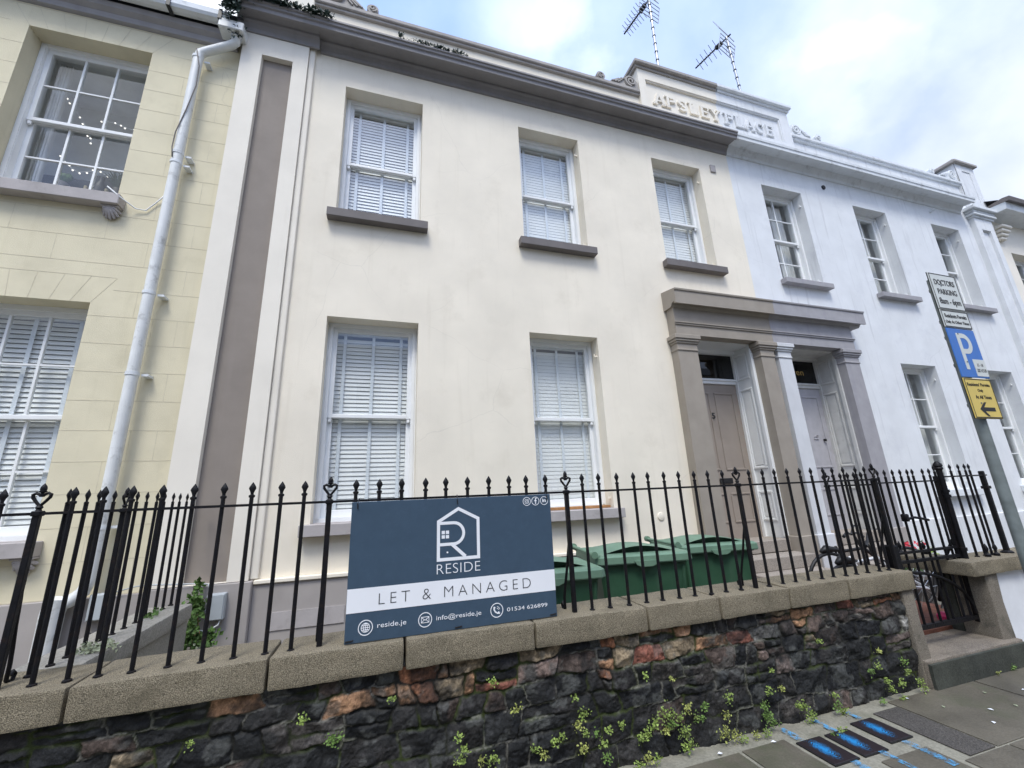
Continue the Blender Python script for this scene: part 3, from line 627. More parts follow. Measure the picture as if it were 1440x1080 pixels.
def shell_corbel(x, z):
    m = MB(); p = []
    for i in range(7):
        a = R(200+140*i/6); m.tube([(x, YY-.075, z), (x+.05*math.cos(a), YY-.07, z+.06*math.sin(a)), (x+.085*math.cos(a), YY-.02, z+.125*math.sin(a))], [.012, .02, .014], 6)
    m.box(x-.08, x+.08, YY-.09, YY-.001, z-.005, z+.012, .004); m.build('shell_corbel', sillp, yellow_h, smooth=50)
for x in (-2.955, -4.15): shell_corbel(x, 4.915); shell_corbel(x, 1.315)
# scored joints of the block render
m = MB(); jz = [.96+.30*i for i in range(23)]
def hline(x0, x1, z): 
    if x1-x0 > .03: m.box(x0, x1, YY-.0015, YY+.001, z-.0035, z+.0035)
def vline(x, z0, z1): m.box(x-.003, x+.003, YY-.001, YY+.001, z0+.0036, z1-.0036)
for z in jz:
    if z > 7.28: continue
    segs = [(-11, YB)]
    for a, b, c, d in [YU, YL]+YX:
        ns = []
        lo_, hi_ = (c-.135, d) if True else (c, d)
        top_v = d < z < d+.30
        for s0, s1 in segs:
            if lo_ < z < hi_:
                ns += [(s0, min(s1, a-(.1 if z < c else 0))), (max(s0, b+(.1 if z < c else 0)), s1)]
            elif top_v: ns += [(s0, min(s1, a-.17)), (max(s0, b+.17), s1)]
            else: ns.append((s0, s1))
        segs = [q for q in ns if q[1] > q[0]]
    for s0, s1 in segs: hline(s0, s1, z)
for k, z in enumerate(jz):
    if z+.30 > 7.3: continue
    for x in [-2.18-.40*(k % 2)-.80*i for i in range(11)]+([-2.40] if k % 2 == 0 else []):
        if any(a-.03 < x < b+.03 and c-.2 < z+.15 < d+.5 for a, b, c, d in [YU, YL]+YX): continue
        vline(x, z, z+.30)
for a, b, c, d in [YU, YL]+YX:                     # fanned voussoirs
    n = 7
    for i in range(n+1):
        x = a+(b-a)*i/n; k = (i/n-.5)*.36
        stroke(m, [(x, d+.004), (x+k, d+.30)], .006, YY-.0015, YY+.001)
    hline(a-.17, b+.17, d+.3035)
m.build('scored_joints', yellowgroove, yellow_h)
m = MB(); extr(m, [(YY, 7.56), (4.98, 7.57), (4.96, 7.63), (4.90, 7.66), (4.88, 7.72), (YY, 7.78)], -11, -2.06); m.build('eaves_moulding', lilac, yellow_h)
m = MB(); extr(m, [(4.86, 7.745), (4.80, 7.725), (4.755, 7.735), (4.735, 7.77), (4.735, 7.85), (4.75, 7.85), (4.75, 7.78), (4.80, 7.745), (4.86, 7.765), (4.86, 7.87), (4.87, 7.87)], -11, -2.10); g = m.build('gutter', whitetrim, yellow_h)
for x in (-2.75, -2.20):
    m = MB(); m.box(x-.02, x+.02, 4.725, 4.734, 7.72, 7.86); m.box(x-.02, x+.02, 4.725, 4.86, 7.705, 7.72); m.build('gutter_bracket', blackp, g)
m = MB(); m.box(-2.21, -1.93, 4.735, 4.93, 7.60, 7.74, .01); m.build('hopper', pipem, yellow_h)
m = MB(); P = [(-2.03, 4.84, 7.60), (-2.03, 4.86, 7.53), (-2.09, 4.88, 7.48), (-2.33, 4.90, 7.32), (-2.40, 4.90, 7.26), (-2.415, 4.90, 7.15), (-2.42, 4.90, 1.12), (-2.45, 4.90, 1.02), (-2.53, 4.89, .95), (-2.60, 4.87, .93)]
m.tube(P, .052, 14); pipe = m.build('drainpipe', pipem, yellow_h, smooth=40)
for z in (7.17, 5.70, 5.57, 3.9, 3.01, 1.55):
    m = MB(); m.tube([(-2.42, 4.90, z-.018), (-2.42, 4.90, z+.018)], .058, 14)
    m.box(-2.36, -2.30, 4.93, YY-.002, z-.012, z+.012); m.build('pipe_bracket', whitetrim, pipe, smooth=40)
m = MB(); m.tube([(-2.03, 4.84, 7.56), (-2.03, 4.845, 7.60)], .06, 14)
m.build('pipe_collar', whitetrim, pipe, smooth=40)
m = MB(); m.tube([(-2.60, 4.88, .99), (-2.62, 4.88, .86), (-2.62, 4.88, .15)], [.085, .08, .075], 14); m.build('drain_hopper', pipem, yellow_h, smooth=40)
m = MB(); m.box(-11, YB-.01, 4.975, YY-.001, G, .955, .006); m.build('plinth', plinthm, yellow_h)
# things seen through the yellow house's upper window
def fairy(pts, n):
    t = thing('fairy_light_string', 'string of small lit fairy lights hanging inside the yellow house upper window', 'fairy lights', pts[0], 'fairy light strings in the upper window')
    m = MB(); m.tube(pts, .003, 5); m.build('wire', upvc, t)
    m = MB(); P = [Vector(p) for p in pts]
    for i in range(n):
        f = i/(n-1)*(len(P)-1); k = min(int(f), len(P)-2); p = P[k].lerp(P[k+1], f-k)+Vector((rnd.uniform(-.02, .02), 0, rnd.uniform(-.03, .02)))
        for d in (-.011, .011): m.lathe([(.002, p.z-.012), (.012, p.z), (.002, p.z+.012)], (p.x, p.y), 6)
    m.build('bulb', bulbm, t)
yb = YY+.60
fairy([(-4.05, yb, 6.85), (-3.95, yb, 6.7), (-3.82, yb, 6.52), (-3.74, yb, 6.36), (-3.70, yb, 6.25)], 9)
fairy([(-3.66, yb, 6.62), (-3.5, yb, 6.60), (-3.32, yb, 6.55), (-3.16, yb, 6.60), (-3.0, yb, 6.68)], 11)
fairy([(-3.95, yb, 5.98), (-3.86, yb, 5.85), (-3.75, yb, 5.78), (-3.6, yb, 5.83), (-3.45, yb, 5.80)], 9)
fairy([(-3.35, yb, 5.60), (-3.2, yb, 5.66), (-3.05, yb, 5.78), (-2.95, yb, 5.9)], 8)
m = MB(); m.box(-4.1, -3.62, YY+.62, YY+.85, 5.10, 5.70, .01); m.box(-3.62, -2.9, YY+.66, YY+.85, 5.10, 5.82, .01); tag(m.build('sideboard', mat('dark furniture', (.02, .022, .026), .4)), 'dark low sideboard behind the yellow house upper window', 'sideboard')
m = MB()
for i in range(14):
    a = rnd.uniform(0, 6.3); r = rnd.uniform(.0, .07); m.lathe([(.005, 5.52+r), (.04, 5.55+r), (.045, 5.58+r), (.01, 5.62+r)], (-3.80+r*math.cos(a), YY+.50+r*math.sin(a)*.5), 7)
t = thing('houseplant', 'small round green houseplant on the yellow house upper window ledge', 'plant', (-3.92, YY+.5, 5.12)); m.build('foliage', leafd, t, smooth=True)
MB().lathe([(.05, 5.11), (.07, 5.50), (.065, 5.52)], (-3.80, YY+.5), 12).build('pot', sillm, t, smooth=40)
t = thing('houseplant', 'tall dark spiky houseplant on the yellow house upper window ledge', 'plant', (-3.25, YY+.48, 5.12)); m = MB()
for i in range(26):
    a = i*2.4; h = .16+.012*(i % 9); r = .05+.012*(i % 5); m.tube([(-3.25, YY+.48, 5.50), (-3.25+r*math.cos(a), YY+.48+.4*r*math.sin(a), 5.50+h*.8), (-3.25+1.9*r*math.cos(a), YY+.48+.6*r*math.sin(a), 5.50+h*1.2)], [.010, .009, .001], 5)
m.build('foliage', leafk, t); MB().lathe([(.05, 5.11), (.075, 5.50), (.06, 5.52)], (-3.25, YY+.48), 12).build('pot', blackp, t, smooth=40)
m = MB(); m.lathe([(.05, 5.11), (.085, 5.35), (.07, 5.50), (.025, 5.60), (.03, 5.66)], (-3.42, YY+.47), 14); tag(m.build('vase', blackp, smooth=40), 'dark bottle shaped vase on the yellow house upper window ledge', 'vase')
m = MB()
for i in range(5): m.box(-3.56+.05*i, -3.53+.05*i, YY+.44, YY+.50, 5.11, 5.50+.05*math.sin(i*.8), .008)
tag(m.build('wicker_basket', mat('straw', (.4, .33, .2), .8)), 'striped wicker basket on the yellow house upper window ledge', 'basket')
# ------------------------------------------------------------------ front garden wall of rubble with granite coping
def vnoise(x, y, seed):
    def h(i, j):
        n = (i*374761393+j*668265263+seed*974711) & 0x7fffffff
        n = ((n ^ (n >> 13))*1274126177) & 0x7fffffff
        return ((n ^ (n >> 16)) & 0xffff)/65535.0
    xi = np.floor(x).astype(np.int64); yi = np.floor(y).astype(np.int64); fx = x-xi; fy = y-yi
    fx = fx*fx*(3-2*fx); fy = fy*fy*(3-2*fy)
    return (h(xi, yi)*(1-fx)+h(xi+1, yi)*fx)*(1-fy)+(h(xi, yi+1)*(1-fx)+h(xi+1, yi+1)*fx)*fy
def fbm(x, y, seed, o=4):
    s = 0; a = .5
    for k in range(o): s = s+a*vnoise(x*2**k, y*2**k, seed+k*17); a *= .5
    return s
def rubble(x0, x1, z0, z1, yface, seed, step=.0062):
    """roughly coursed rubble: wavy courses cut into slanted, chipped, faceted stones with recessed joints"""
    rg = np.random.RandomState(seed); xs = np.arange(x0, x1+step/2, step); zs = np.arange(z0, z1+step/2, step)
    X, Z = np.meshgrid(xs, zs); n_ = X.shape
    wx = (fbm(X*9, Z*9, seed+3)-.47)*.050+(fbm(X*34, Z*34, seed+9, 3)-.44)*.018; wz = (fbm(X*8+40, Z*8, seed+5)-.47)*.046+(fbm(X*34+9, Z*34, seed+11, 3)-.44)*.016
    Xw, Zw = X+wx, Z+wz
    hs = [.18, .165, .13, .12, .10, .09]; zc = z0-.02; bounds = [np.full(n_, zc)]
    for k, h in enumerate(hs):
        zc += h*rg.uniform(.93, 1.07); bounds.append(zc+(fbm(X*1.7+k*9, Z*0+k*3.1, seed+100+k, 3)-.47)*.085)
    A = .0045; D = np.full(n_, 9.0); I = np.zeros(n_, int); CX, CZ = [], []; off = 0
    for k in range(len(hs)):
        inrow = (Zw >= bounds[k]) & (Zw < bounds[k+1])
        x = x0-.3; cuts = []
        while x < x1+.4: cuts.append(x); x += rg.uniform(.16, .44)*(1 if k < 3 else .66)*(1 if rg.rand() > .25 else .5)
        cuts = np.array(cuts); slant = rg.uniform(-.45, .45, len(cuts)); mid = (bounds[k]+bounds[k+1])/2
        best_lo = np.full(n_, 9.0); best_hi = np.full(n_, 9.0); idx = np.zeros(n_, int)
        for c in range(len(cuts)):
            d = Xw-cuts[c]-slant[c]*(Zw-mid)
            idx = np.where(d >= 0, c, idx); best_lo = np.where((d >= 0) & (d < best_lo), d, best_lo); best_hi = np.where((d < 0) & (-d < best_hi), -d, best_hi)
        split = (rg.rand(len(cuts)) < .22)[idx]; zl = Zw-bounds[k]; zh = bounds[k+1]-Zw; up = Zw > mid
        zl = np.where(split & up, Zw-mid, zl); zh = np.where(split & ~up, mid-Zw, zh)
        e = -A*np.log(np.exp(-np.clip(zl, -.02, .3)/A)+np.exp(-np.clip(zh, -.02, .3)/A)+np.exp(-np.clip(best_lo, 0, .3)/A)+np.exp(-np.clip(best_hi, 0, .3)/A))
        sid = off+idx*2+(split & up); D = np.where(inrow, e, D); I = np.where(inrow, sid, I)
        zm_ = float(np.mean(mid))
        for c in range(len(cuts)):
            nx_ = cuts[c+1] if c+1 < len(cuts) else cuts[c]+.2
            for q in (0, 1): CX.append((cuts[c]+nx_)/2); CZ.append(zm_+(.03 if q else -.0))
        off += 2*len(cuts)
    CX, CZ = np.array(CX), np.array(CZ); N_ = len(CX)
    s = np.clip((D-.002)/.008, 0, 1); s = s*s*(3-2*s)
    fac = np.full(n_, 9.0)
    for q in range(5):
        g = rg.uniform(-.34, .34, (N_, 2)); h0 = rg.uniform(.022, .040, N_)
        fac = np.minimum(fac, h0[I]+g[I, 0]*(X-CX[I])+g[I, 1]*(Z-CZ[I]))
    fac = np.clip(fac, .004, .05)
    rough = (fbm(X*22, Z*22, seed+21)-.47)*.020+(np.abs(fbm(X*48, Z*48, seed+25, 3)-.44))*-.022+(fbm(X*110, Z*110, seed+31, 2)-.38)*.007
    ridge = np.clip(1-np.abs(D-.001)/.0045, 0, 1)*np.clip((fbm(X*6+13, Z*6, seed+91)-.50)/.05, 0, 1)
    H = s*(fac+rough)+(1-s)*(fbm(X*40, Z*40, seed+77)-.5)*.010+ridge*.013
    Y = yface+.018-H
    pal = np.array([(.30, .135, .075), (.33, .19, .11), (.26, .105, .075), (.21, .165, .11), (.155, .115, .10), (.020, .021, .022), (.030, .029, .029), (.014, .015, .017), (.055, .050, .047), (.125, .10, .09), (.085, .064, .055), (.28, .275, .26)])
    pick = np.zeros(N_, int); rk2 = rg.rand(N_)
    for k in range(N_):
        sx_, sz_ = CX[k], CZ[k]
        warm = .50*np.clip((sz_-.52)/.06, 0, 1)*np.clip((sx_+.45)/.7, .05, 1); east = .62*np.clip((sx_-2.2)/1.0, 0, 1)*np.clip((sz_-.30)/.2, 0, 1); u = rg.rand()
        if u < warm: pick[k] = rg.choice([0, 1, 1, 0, 2, 3, 4, 3])
        elif u < warm+east: pick[k] = rg.choice([4, 9, 10, 9, 4, 3, 11, 10, 8])
        else: pick[k] = rg.choice([5, 6, 7, 7, 8, 5, 6, 10])
    col = pal[pick[I]]*(.75+.5*rk2[I])[..., None]
    n1 = fbm(X*38, Z*38, seed+41); n2 = fbm(X*6, Z*6, seed+51); n3 = fbm(X*120, Z*120, seed+61, 2)
    col = col*np.clip(.15+1.8*n1, .3, 2)[..., None]*(.45+1.4*n3)[..., None]
    vein = np.clip(1-np.abs(fbm(X*16+5, Z*16, seed+63, 3)-.44)/.018, 0, 1)*.35; col = col*(1+vein[..., None])
    stain = np.clip((n2-.46)/.10, 0, 1)*np.clip(1.25-Z*.8, .4, .92); col = col*(1-stain[..., None])+np.array((.017, .018, .019))*stain[..., None]
    lich = np.clip((fbm(X*11+7, Z*11, seed+71)-.57)/.06, 0, 1)*.45*s; col = col*(1-lich[..., None])+np.array((.115, .12, .115))*(.4+1.2*n1)[..., None]*lich[..., None]
    mm = np.clip((fbm(X*5+3, Z*5, seed+81)-.42)/.14, 0, 1); crust = np.array((.19, .185, .165))
    jc = np.array((.022, .022, .019))*(1-mm[..., None])+np.array((.034, .046, .012))*mm[..., None]
    col = col*s[..., None]+jc*(1-s[..., None]); r_ = (ridge*.75)[..., None]; col = col*(1-r_)+crust*r_
    nz, nx = n_; vs = np.stack([X, Y, Z], -1).reshape(-1, 3)
    idx = np.arange(nz*nx).reshape(nz, nx); q = np.stack([idx[:-1, :-1], idx[:-1, 1:], idx[1:, 1:], idx[1:, :-1]], -1).reshape(-1, 4)
    me = bpy.data.meshes.new('stonework'); me.from_pydata(vs.tolist(), [], q.tolist())
    at = me.color_attributes.new('stone', 'FLOAT_COLOR', 'POINT'); at.data.foreach_set('color', np.concatenate([col, np.ones(n_+(1,))], -1).astype('f').ravel())
    me.polygons.foreach_set('use_smooth', [True]*len(me.polygons)); me.update()
    return me
stm = bpy.data.materials.new('rubble stone'); stm.use_nodes = True; t = stm.node_tree; b = t.nodes['Principled BSDF']
va = t.nodes.new('ShaderNodeVertexColor'); va.layer_name = 'stone'; b.inputs['Roughness'].default_value = .72; b.inputs['Specular IOR Level'].default_value = .25
tcn = t.nodes.new('ShaderNodeTexCoord'); nz = t.nodes.new('ShaderNodeTexNoise'); nz.inputs['Scale'].default_value = 150; nz.inputs['Detail'].default_value = 4; t.links.new(tcn.outputs['Object'], nz.inputs['Vector'])
bpn = t.nodes.new('ShaderNodeBump'); bpn.inputs['Strength'].default_value = .6; bpn.inputs['Distance'].default_value = .006; t.links.new(nz.outputs['Fac'], bpn.inputs['Height']); t.links.new(bpn.outputs[0], b.inputs['Normal'])
mrn = t.nodes.new('ShaderNodeMapRange'); mrn.inputs['To Min'].default_value = .5; mrn.inputs['To Max'].default_value = 1.5; t.links.new(nz.outputs['Fac'], mrn.inputs['Value'])
mul = t.nodes.new('ShaderNodeMixRGB'); mul.blend_type = 'MULTIPLY'; mul.inputs[0].default_value = 1; t.links.new(va.outputs['Color'], mul.inputs[1]); t.links.new(mrn.outputs[0], mul.inputs[2]); t.links.new(mul.outputs[0], b.inputs['Base Color'])
fw = thing('garden_wall', 'dark rubble stone wall with granite coping along the pavement under the railings', 'wall', (1, 2.85, G))
me = rubble(-2.7, 4.30, .02, .772, 2.748, 11); me.materials.append(stm); link('stonework', me, fw)
MB().box(-2.7, 4.29, 2.80, 3.02, .02, .768).build('wall_core', concrete, fw)
def wobble(o, a, seed):
    for v in o.data.vertices:
        p = v.co; q = p*9; r_ = random.Random(hash((round(p.x, 3), round(p.y, 3), round(p.z, 3), seed)))
        v.co = p+Vector((r_.uniform(-a, a)*.6, r_.uniform(-a, a), r_.uniform(-a, a)))
CJ = [-2.7, -2.05, -1.334, -.519, .167, .946, 1.759, 2.363, 3.02, 3.646, 4.432]
def coping(x0, x1, y0, y1, z0, z1, parent, m_=granite, gap=.006, name='coping_stone', seed=0):
    b = bmesh.new(); nx, ny, nz_ = max(2, int((x1-x0)/.05)), max(2, int((y1-y0)/.05)), 3
    mb = MB(); mb.b.free(); mb.b = b
    v = lambda i, j, k: (x0+gap+(x1-x0-2*gap)*i/nx, y0+(y1-y0)*j/ny, z0+(z1-z0)*k/nz_)
    for i in range(nx):
        for j in range(ny):
            for k in (0, nz_): mb.quad(v(i, j, k), v(i+1, j, k), v(i+1, j+1, k), v(i, j+1, k))
        for k in range(nz_):
            for j in (0, ny): mb.quad(v(i, j, k), v(i+1, j, k), v(i+1, j, k+1), v(i, j, k+1))
    for j in range(ny):
        for k in range(nz_):
            for i in (0, nx): mb.quad(v(i, j, k), v(i, j+1, k), v(i, j+1, k+1), v(i, j, k+1))
    bmesh.ops.remove_doubles(b, verts=b.verts, dist=1e-5); bmesh.ops.recalc_face_normals(b, faces=b.faces)
    es = [e for e in b.edges if len(e.link_faces) == 2 and e.calc_face_angle(0) > .5]
    bmesh.ops.bevel(b, geom=es, offset=.013, segments=2, affect='EDGES', profile=.6)
    rg = random.Random(seed+int(x0*100)); ox = rg.uniform(0, 99)
    for q in b.verts:
        p = q.co; n = fbm(np.array([p.x*16+ox]), np.array([p.z*16+p.y*16]), 5, 4)[0]-.47; n2 = fbm(np.array([p.x*5+ox+30]), np.array([p.y*5+p.z*9]), 8, 3)[0]-.45
        q.co = p+Vector((n*.010, n*.026*(1 if p.y < (y0+y1)/2 else -1)*-1, n2*.012))
    return mb.build(name, m_, parent, smooth=35)
for i, (a, c) in enumerate(zip(CJ, CJ[1:])): coping(a, c, 2.70, 3.065, .768, .917+rnd.uniform(-.002, .003), fw, seed=i)
coping(4.285, 4.42, 2.725, 3.0, .03, .766, fw, granited, 0, 'end_pier', 40)
# side wall with its own coping between the two front gardens
sw = thing('garden_wall', 'low grey dividing wall running back to the houses beside the ivy', 'wall', (-1.62, 3.7, .15))
coping(-1.79, -1.47, 3.07, 4.46, .80, .917, sw, concrete, 0, 'coping_stone', 50); MB().box(-1.76, -1.50, 3.07, 4.5, .15, .80).build('wall_body', concrete, sw)
# neighbour's pier and wall on the other side of the gate
nw = thing('garden_wall', 'granite capped pier and white washed wall right of the iron gate', 'wall', (5.6, 2.85, G))
coping(5.235, 6.02, 2.70, 3.03, .79, .915, nw, granite, 0, 'coping_stone', 60); coping(5.27, 5.62, 3.035, 3.3, .79, .912, nw, granite, 0, 'coping_stone', 61); coping(6.03, 6.9, 2.70, 3.03, .79, .915, nw, granite, 0, 'coping_stone', 62)
coping(5.44, 5.625, 2.735, 3.0, .03, .788, nw, granited, 0, 'gate_pier', 63); coping(5.445, 5.62, 3.005, 3.12, .03, .788, nw, darkstep, 0, 'return_wall', 64)
MB().box(5.63, 6.9, 2.76, 3.0, .02, .788, .006).build('white_panel', whitewall, nw)
# gate step
gs = coping(4.30, 5.62, 2.69, 3.2, .02, .24, None, mat('worn step', (.22, .19, .155), .85, .2, 6, .5, 120, fine=.5, dirt=((.08, .07, .055), 5, .7)), 0, 'gate_step', 70); tag(gs, 'worn granite step at the foot of the iron gate', 'step')
MB().box(4.302, 5.61, 2.668, 2.690, .02, .222).build('step_riser', darkstep, gs)
# ------------------------------------------------------------------ iron railings
RZ = 1.690
def bar_proto(parent, z0, rz=RZ, turn=0):
    ct = math.cos(turn); sn = math.sin(turn)
    m = MB(); m.lathe([(.021, z0), (.019, z0+.017), (.0112, z0+.021), (.0108, rz+.045)], n=8); b = m.build('railing_bar', blackm, parent, smooth=40)
    m = MB(); m.lathe([(.0095, rz+.040), (.0155, rz+.043), (.0165, rz+.049), (.0155, rz+.055), (.0085, rz+.058), (.0085, rz+.066), (.0125, rz+.078), (.0195, rz+.092), (.0165, rz+.102), (.009, rz+.115), (.0015, rz+.127)], n=8, fy=.55)
    h = m.build('spearhead', blackm, b, smooth=40)
    if turn: h.rotation_euler.z = turn
    return b
def heart_proto(parent, z0, rz=RZ, turn=0, stay=True):
    m = MB(); m.box(-.014, .014, -.014, .014, z0, rz+.012, .003); m.box(-.02, .02, -.02, .02, rz-.012, rz+.014, .004); b = m.build('railing_post', blackm, parent)
    m = MB(); z = rz
    m.lathe([(.014, z+.012), (.010, z+.022), (.016, z+.030), (.010, z+.040)], n=10)
    for s in (-1, 1):
        m.tube([(0, 0, z+.036), (s*.018, 0, z+.058), (s*.034, 0, z+.080), (s*.036, 0, z+.094), (s*.024, 0, z+.101), (s*.010, 0, z+.094), (s*.005, 0, z+.084)], [.007, .007, .008, .008, .008, .007, .005], 8)
    m.lathe([(.006, z+.082), (.010, z+.092), (.007, z+.102), (.015, z+.106), (.017, z+.110), (.012, z+.113), (.014, z+.120), (.012, z+.133), (.006, z+.143), (.001, z+.150)], n=10)
    h = m.build('heart_finial', blackm, b, smooth=45)
    if turn: h.rotation_euler.z = turn
    if stay:
        m = MB(); m.tube([(0, .012, z-.33), (-.004, .03, z-.40), (-.012, .055, z-.52), (-.02, .085, z-.63), (-.024, .10, z-.70), (-.024, .10, z0+.02), (-.024, .115, z0+.008), (-.024, .14, z0+.012), (-.024, .148, z0+.035), (-.024, .132, z0+.05), (-.024, .12, z0+.035)], .009, 8)
        m.build('back_stay', blackm, b, smooth=45)
    return b
def railing(name, label, loc, spec, rails, group=None, turn=0):
    """spec: list of (kind, x, y, z0, rz); rails: list of (p, q)"""
    t = thing(name, label, 'railing', loc, group)
    for p, q in rails:
        m = MB(); P, Q = Vector(p), Vector(q); d = (Q-P).normalized(); s = Vector((-d.y, d.x, 0))
        vs = [v+s*a+Vector((0, 0, b_)) for v in (P, Q) for a in (-.014, .014) for b_ in (-.007, .007)]
        m.add(vs, [(0, 1, 3, 2), (4, 6, 7, 5), (0, 4, 5, 1), (2, 3, 7, 6), (0, 2, 6, 4), (1, 5, 7, 3)]); m.build('top_rail', blackm, t)
    protos = {}
    for k, x, y, z0, rz in spec:
        key = (k, z0, rz)
        if key not in protos:
            o = (heart_proto(t, z0, rz, turn) if k != 'b' else bar_proto(t, z0, rz, turn)) if k != 'n' else heart_proto(t, z0, rz, turn, False); protos[key] = o
        else: o = copy_tree(protos[key], t)
        o.location = (x, y, 0)
        if k == 'b': o.rotation_euler.x = rnd.uniform(-.004, .004); o.rotation_euler.y = rnd.uniform(-.004, .004)
    return t
FX = [-2.5, -2.36, -2.22, -2.08, -1.945, -1.811, -1.519, -1.385, -1.274, -1.142, -.989, -.848, -.701, -.558, -.435, -.142, -.005, .134, .275, .415, .553, .692, .833, .972, 1.112, 1.395, 1.533, 1.679, 1.819, 1.957, 2.098, 2.236, 2.384, 2.523, 2.662, 2.94, 3.08, 3.22, 3.352, 3.503, 3.633, 3.772, 3.91, 4.045, 4.18, 4.30]
FH = [-1.652, -.291, 1.265, 2.805, 4.415]
fence = railing('iron_railing', 'black iron spear railing on the front wall with the letting board tied to it', (1, 2.8, .917), [('b', x, 2.8, .905, RZ) for x in FX]+[('h', x, 2.8, .905, RZ) for x in FH], [((-2.6, 2.8, RZ), (4.42, 2.8, RZ))])
tsr = [2.96+.137*i for i in range(12) if i != 4]
railing('iron_railing', 'black iron spear railing running back along the low dividing wall to the yellow house', (-1.62, 3.7, .917), [('b', -1.625, y, .905, RZ) for y in tsr]+[('n', -1.625, 2.96+.137*4, .905, RZ)], [((-1.625, 2.82, RZ), (-1.625, 4.9, RZ))], turn=R(90))
railing('iron_railing', 'short black railing running back from the gate beside the bicycle', (4.42, 3.1, .3), [('b', 4.44, y, .15, 1.645) for y in (2.93, 2.98, 3.05, 3.12, 3.19)]+[('n', 4.44, 3.27, .15, 1.645)], [((4.44, 2.83, 1.645), (4.44, 3.30, 1.645))], turn=R(90))
t = railing('iron_railing', 'black iron railing on the capped pier right of the gate, ending in a square post', (5.8, 2.85, .915), [('b', x, 2.85, .905, RZ) for x in (5.655, 5.785, 5.895, 5.965)]+[('b', x, 2.97, .905, RZ) for x in (5.60, 5.72)], [((5.46, 2.85, RZ), (6.20, 2.85, RZ))])
m = MB(); m.box(6.125, 6.165, 2.83, 2.87, .91, 1.735, .006); m.box(6.115, 6.175, 2.82, 2.88, 1.55, 1.58, .004); m.lathe([(.05, .90), (.05, .925), (.03, .94)], (6.145, 2.85), 12); m.build('railing_post', blackm, t)
m = MB(); m.tube([(5.468, 2.85, .26), (5.468, 2.85, 1.76)], .026, 10); m.lathe([(.03, 1.76), (.038, 1.775), (.03, 1.79), (.038, 1.80), (.034, 1.82), (.012, 1.845)], (5.468, 2.85), 12)
for z in (1.55, 1.50, 1.0): m.tube([(5.468, 2.85, z-.014), (5.468, 2.85, z+.014)], .036, 10)
m.tube([(5.468, 2.87, 1.15), (5.40, 2.95, .95), (5.33, 3.05, .62), (5.36, 3.1, .5)], .014, 8); m.build('gate_post', blackm, t, smooth=45)
proto = None
for x, y in ((5.72, 2.80), (5.86, 2.80), (5.52, 3.2), (5.4, 3.35)):   # short dog-bar spikes
    m = MB(); m.lathe([(.024, .905), (.026, .935), (.012, .945), (.009, .96), (.020, .985), (.014, 1.01), (.001, 1.04)], (x, y), 8); m.build('foot_spike', blackm, t, smooth=45)
# gate
gt = thing('iron_gate', 'black iron garden gate with spear bars and a curved brace above the worn step', 'gate', (4.95, 2.88, .3))
pr0 = None
for x in (4.60, 4.70, 4.815, 4.925, 5.03, 5.105, 5.26, 5.36):
    if pr0 is None: pr0 = bar_proto(gt, .40, 1.655); o = pr0
    else: o = copy_tree(pr0, gt)
    o.location = (x, 2.88, 0)
m = MB(); m.box(4.52, 5.43, 2.868, 2.892, 1.648, 1.662); m.box(4.52, 5.43, 2.862, 2.898, .93, .955); m.box(4.52, 5.43, 2.862, 2.898, 1.01, 1.03); m.box(4.52, 5.43, 2.862, 2.898, .385, .42); m.box(4.50, 4.53, 2.865, 2.895, .36, 1.70); m.box(5.42, 5.445, 2.865, 2.895, .36, 1.70); m.build('gate_frame', blackm, gt)
m = MB(); m.tube([(4.53, 2.86, .86)]+[(4.53+.88*math.sin(R(90)*i/10), 2.86, .44+.42*math.cos(R(90)*i/10)) for i in range(1, 11)], .014, 8); m.build('curved_brace', blackm, gt, smooth=45)
m = MB(); m.box(4.47, 4.56, 2.84, 2.93, .88, 1.10, .01); m.build('lock_box', blackm, gt)
m = MB(); m.tube([(4.80, 2.86, 1.31), (4.9, 2.85, 1.325), (5.0, 2.85, 1.31), (5.11, 2.86, 1.29)], .012, 8); m.box(4.79, 4.84, 2.85, 2.90, 1.29, 1.36, .008); m.build('gate_latch', blackm, gt, smooth=45)
# ------------------------------------------------------------------ letting board
bd = thing('letting_board', 'slate blue letting board with a white house logo tied to the front railing', 'sign', (.48, 2.74, 1.3))
BY = 2.752
m = MB(); m.box(-.160, 1.119, BY, BY+.006, .922, 1.682, .002); m.build('panel', boardm, bd)
f = BY-.0016
MB().box(-.1585, 1.1175, f, BY-.0002, 1.0755, 1.2015).build('white_band', printw, bd)
text_obj('lettering', printk, bd, 'LET & MANAGED', .015, .948, 1.107, 1.166, f-.0006, space=1.45, off=-.018, depth=.0005)
text_obj('lettering', printw, bd, 'RESIDE', .347, .618, 1.237, 1.293, f, space=1.05, off=-.016, depth=.0008)
for s_, a, b_ in (('reside.je', .013, .173), ('info@reside.je', .346, .619), ('01534 626899', .784, 1.054)): text_obj('lettering', printw, bd, s_, a, b_, .979 if s_[0] != '0' else .986, 1.012 if s_[0] != '0' else 1.007, f, off=-.004, depth=.0008)
m = MB(); y0, y1 = f, BY-.0003
stroke(m, [(.356, 1.318), (.356, 1.542), (.482, 1.615), (.609, 1.550), (.609, 1.318)], .019, y0, y1, True)
stroke(m, [(.366, 1.531), (.452, 1.531)]+arc(.452, 1.468, .063, 88, -88, 14)+[(.452, 1.405), (.366, 1.405)], .018, y0-.0002, y1)
stroke(m, [(.440, 1.404), (.525, 1.327)], .020, y0-.0004, y1)
for a in (.376, .402):
    for c in (1.440, 1.466): m.box(a, a+.020, y0, y1, c, c+.020)
m.prism(arc(.412, 1.358, .0055, 0, 360, 14)[:-1], lambda p, q: (p[0], q, p[1]), y0, y1)
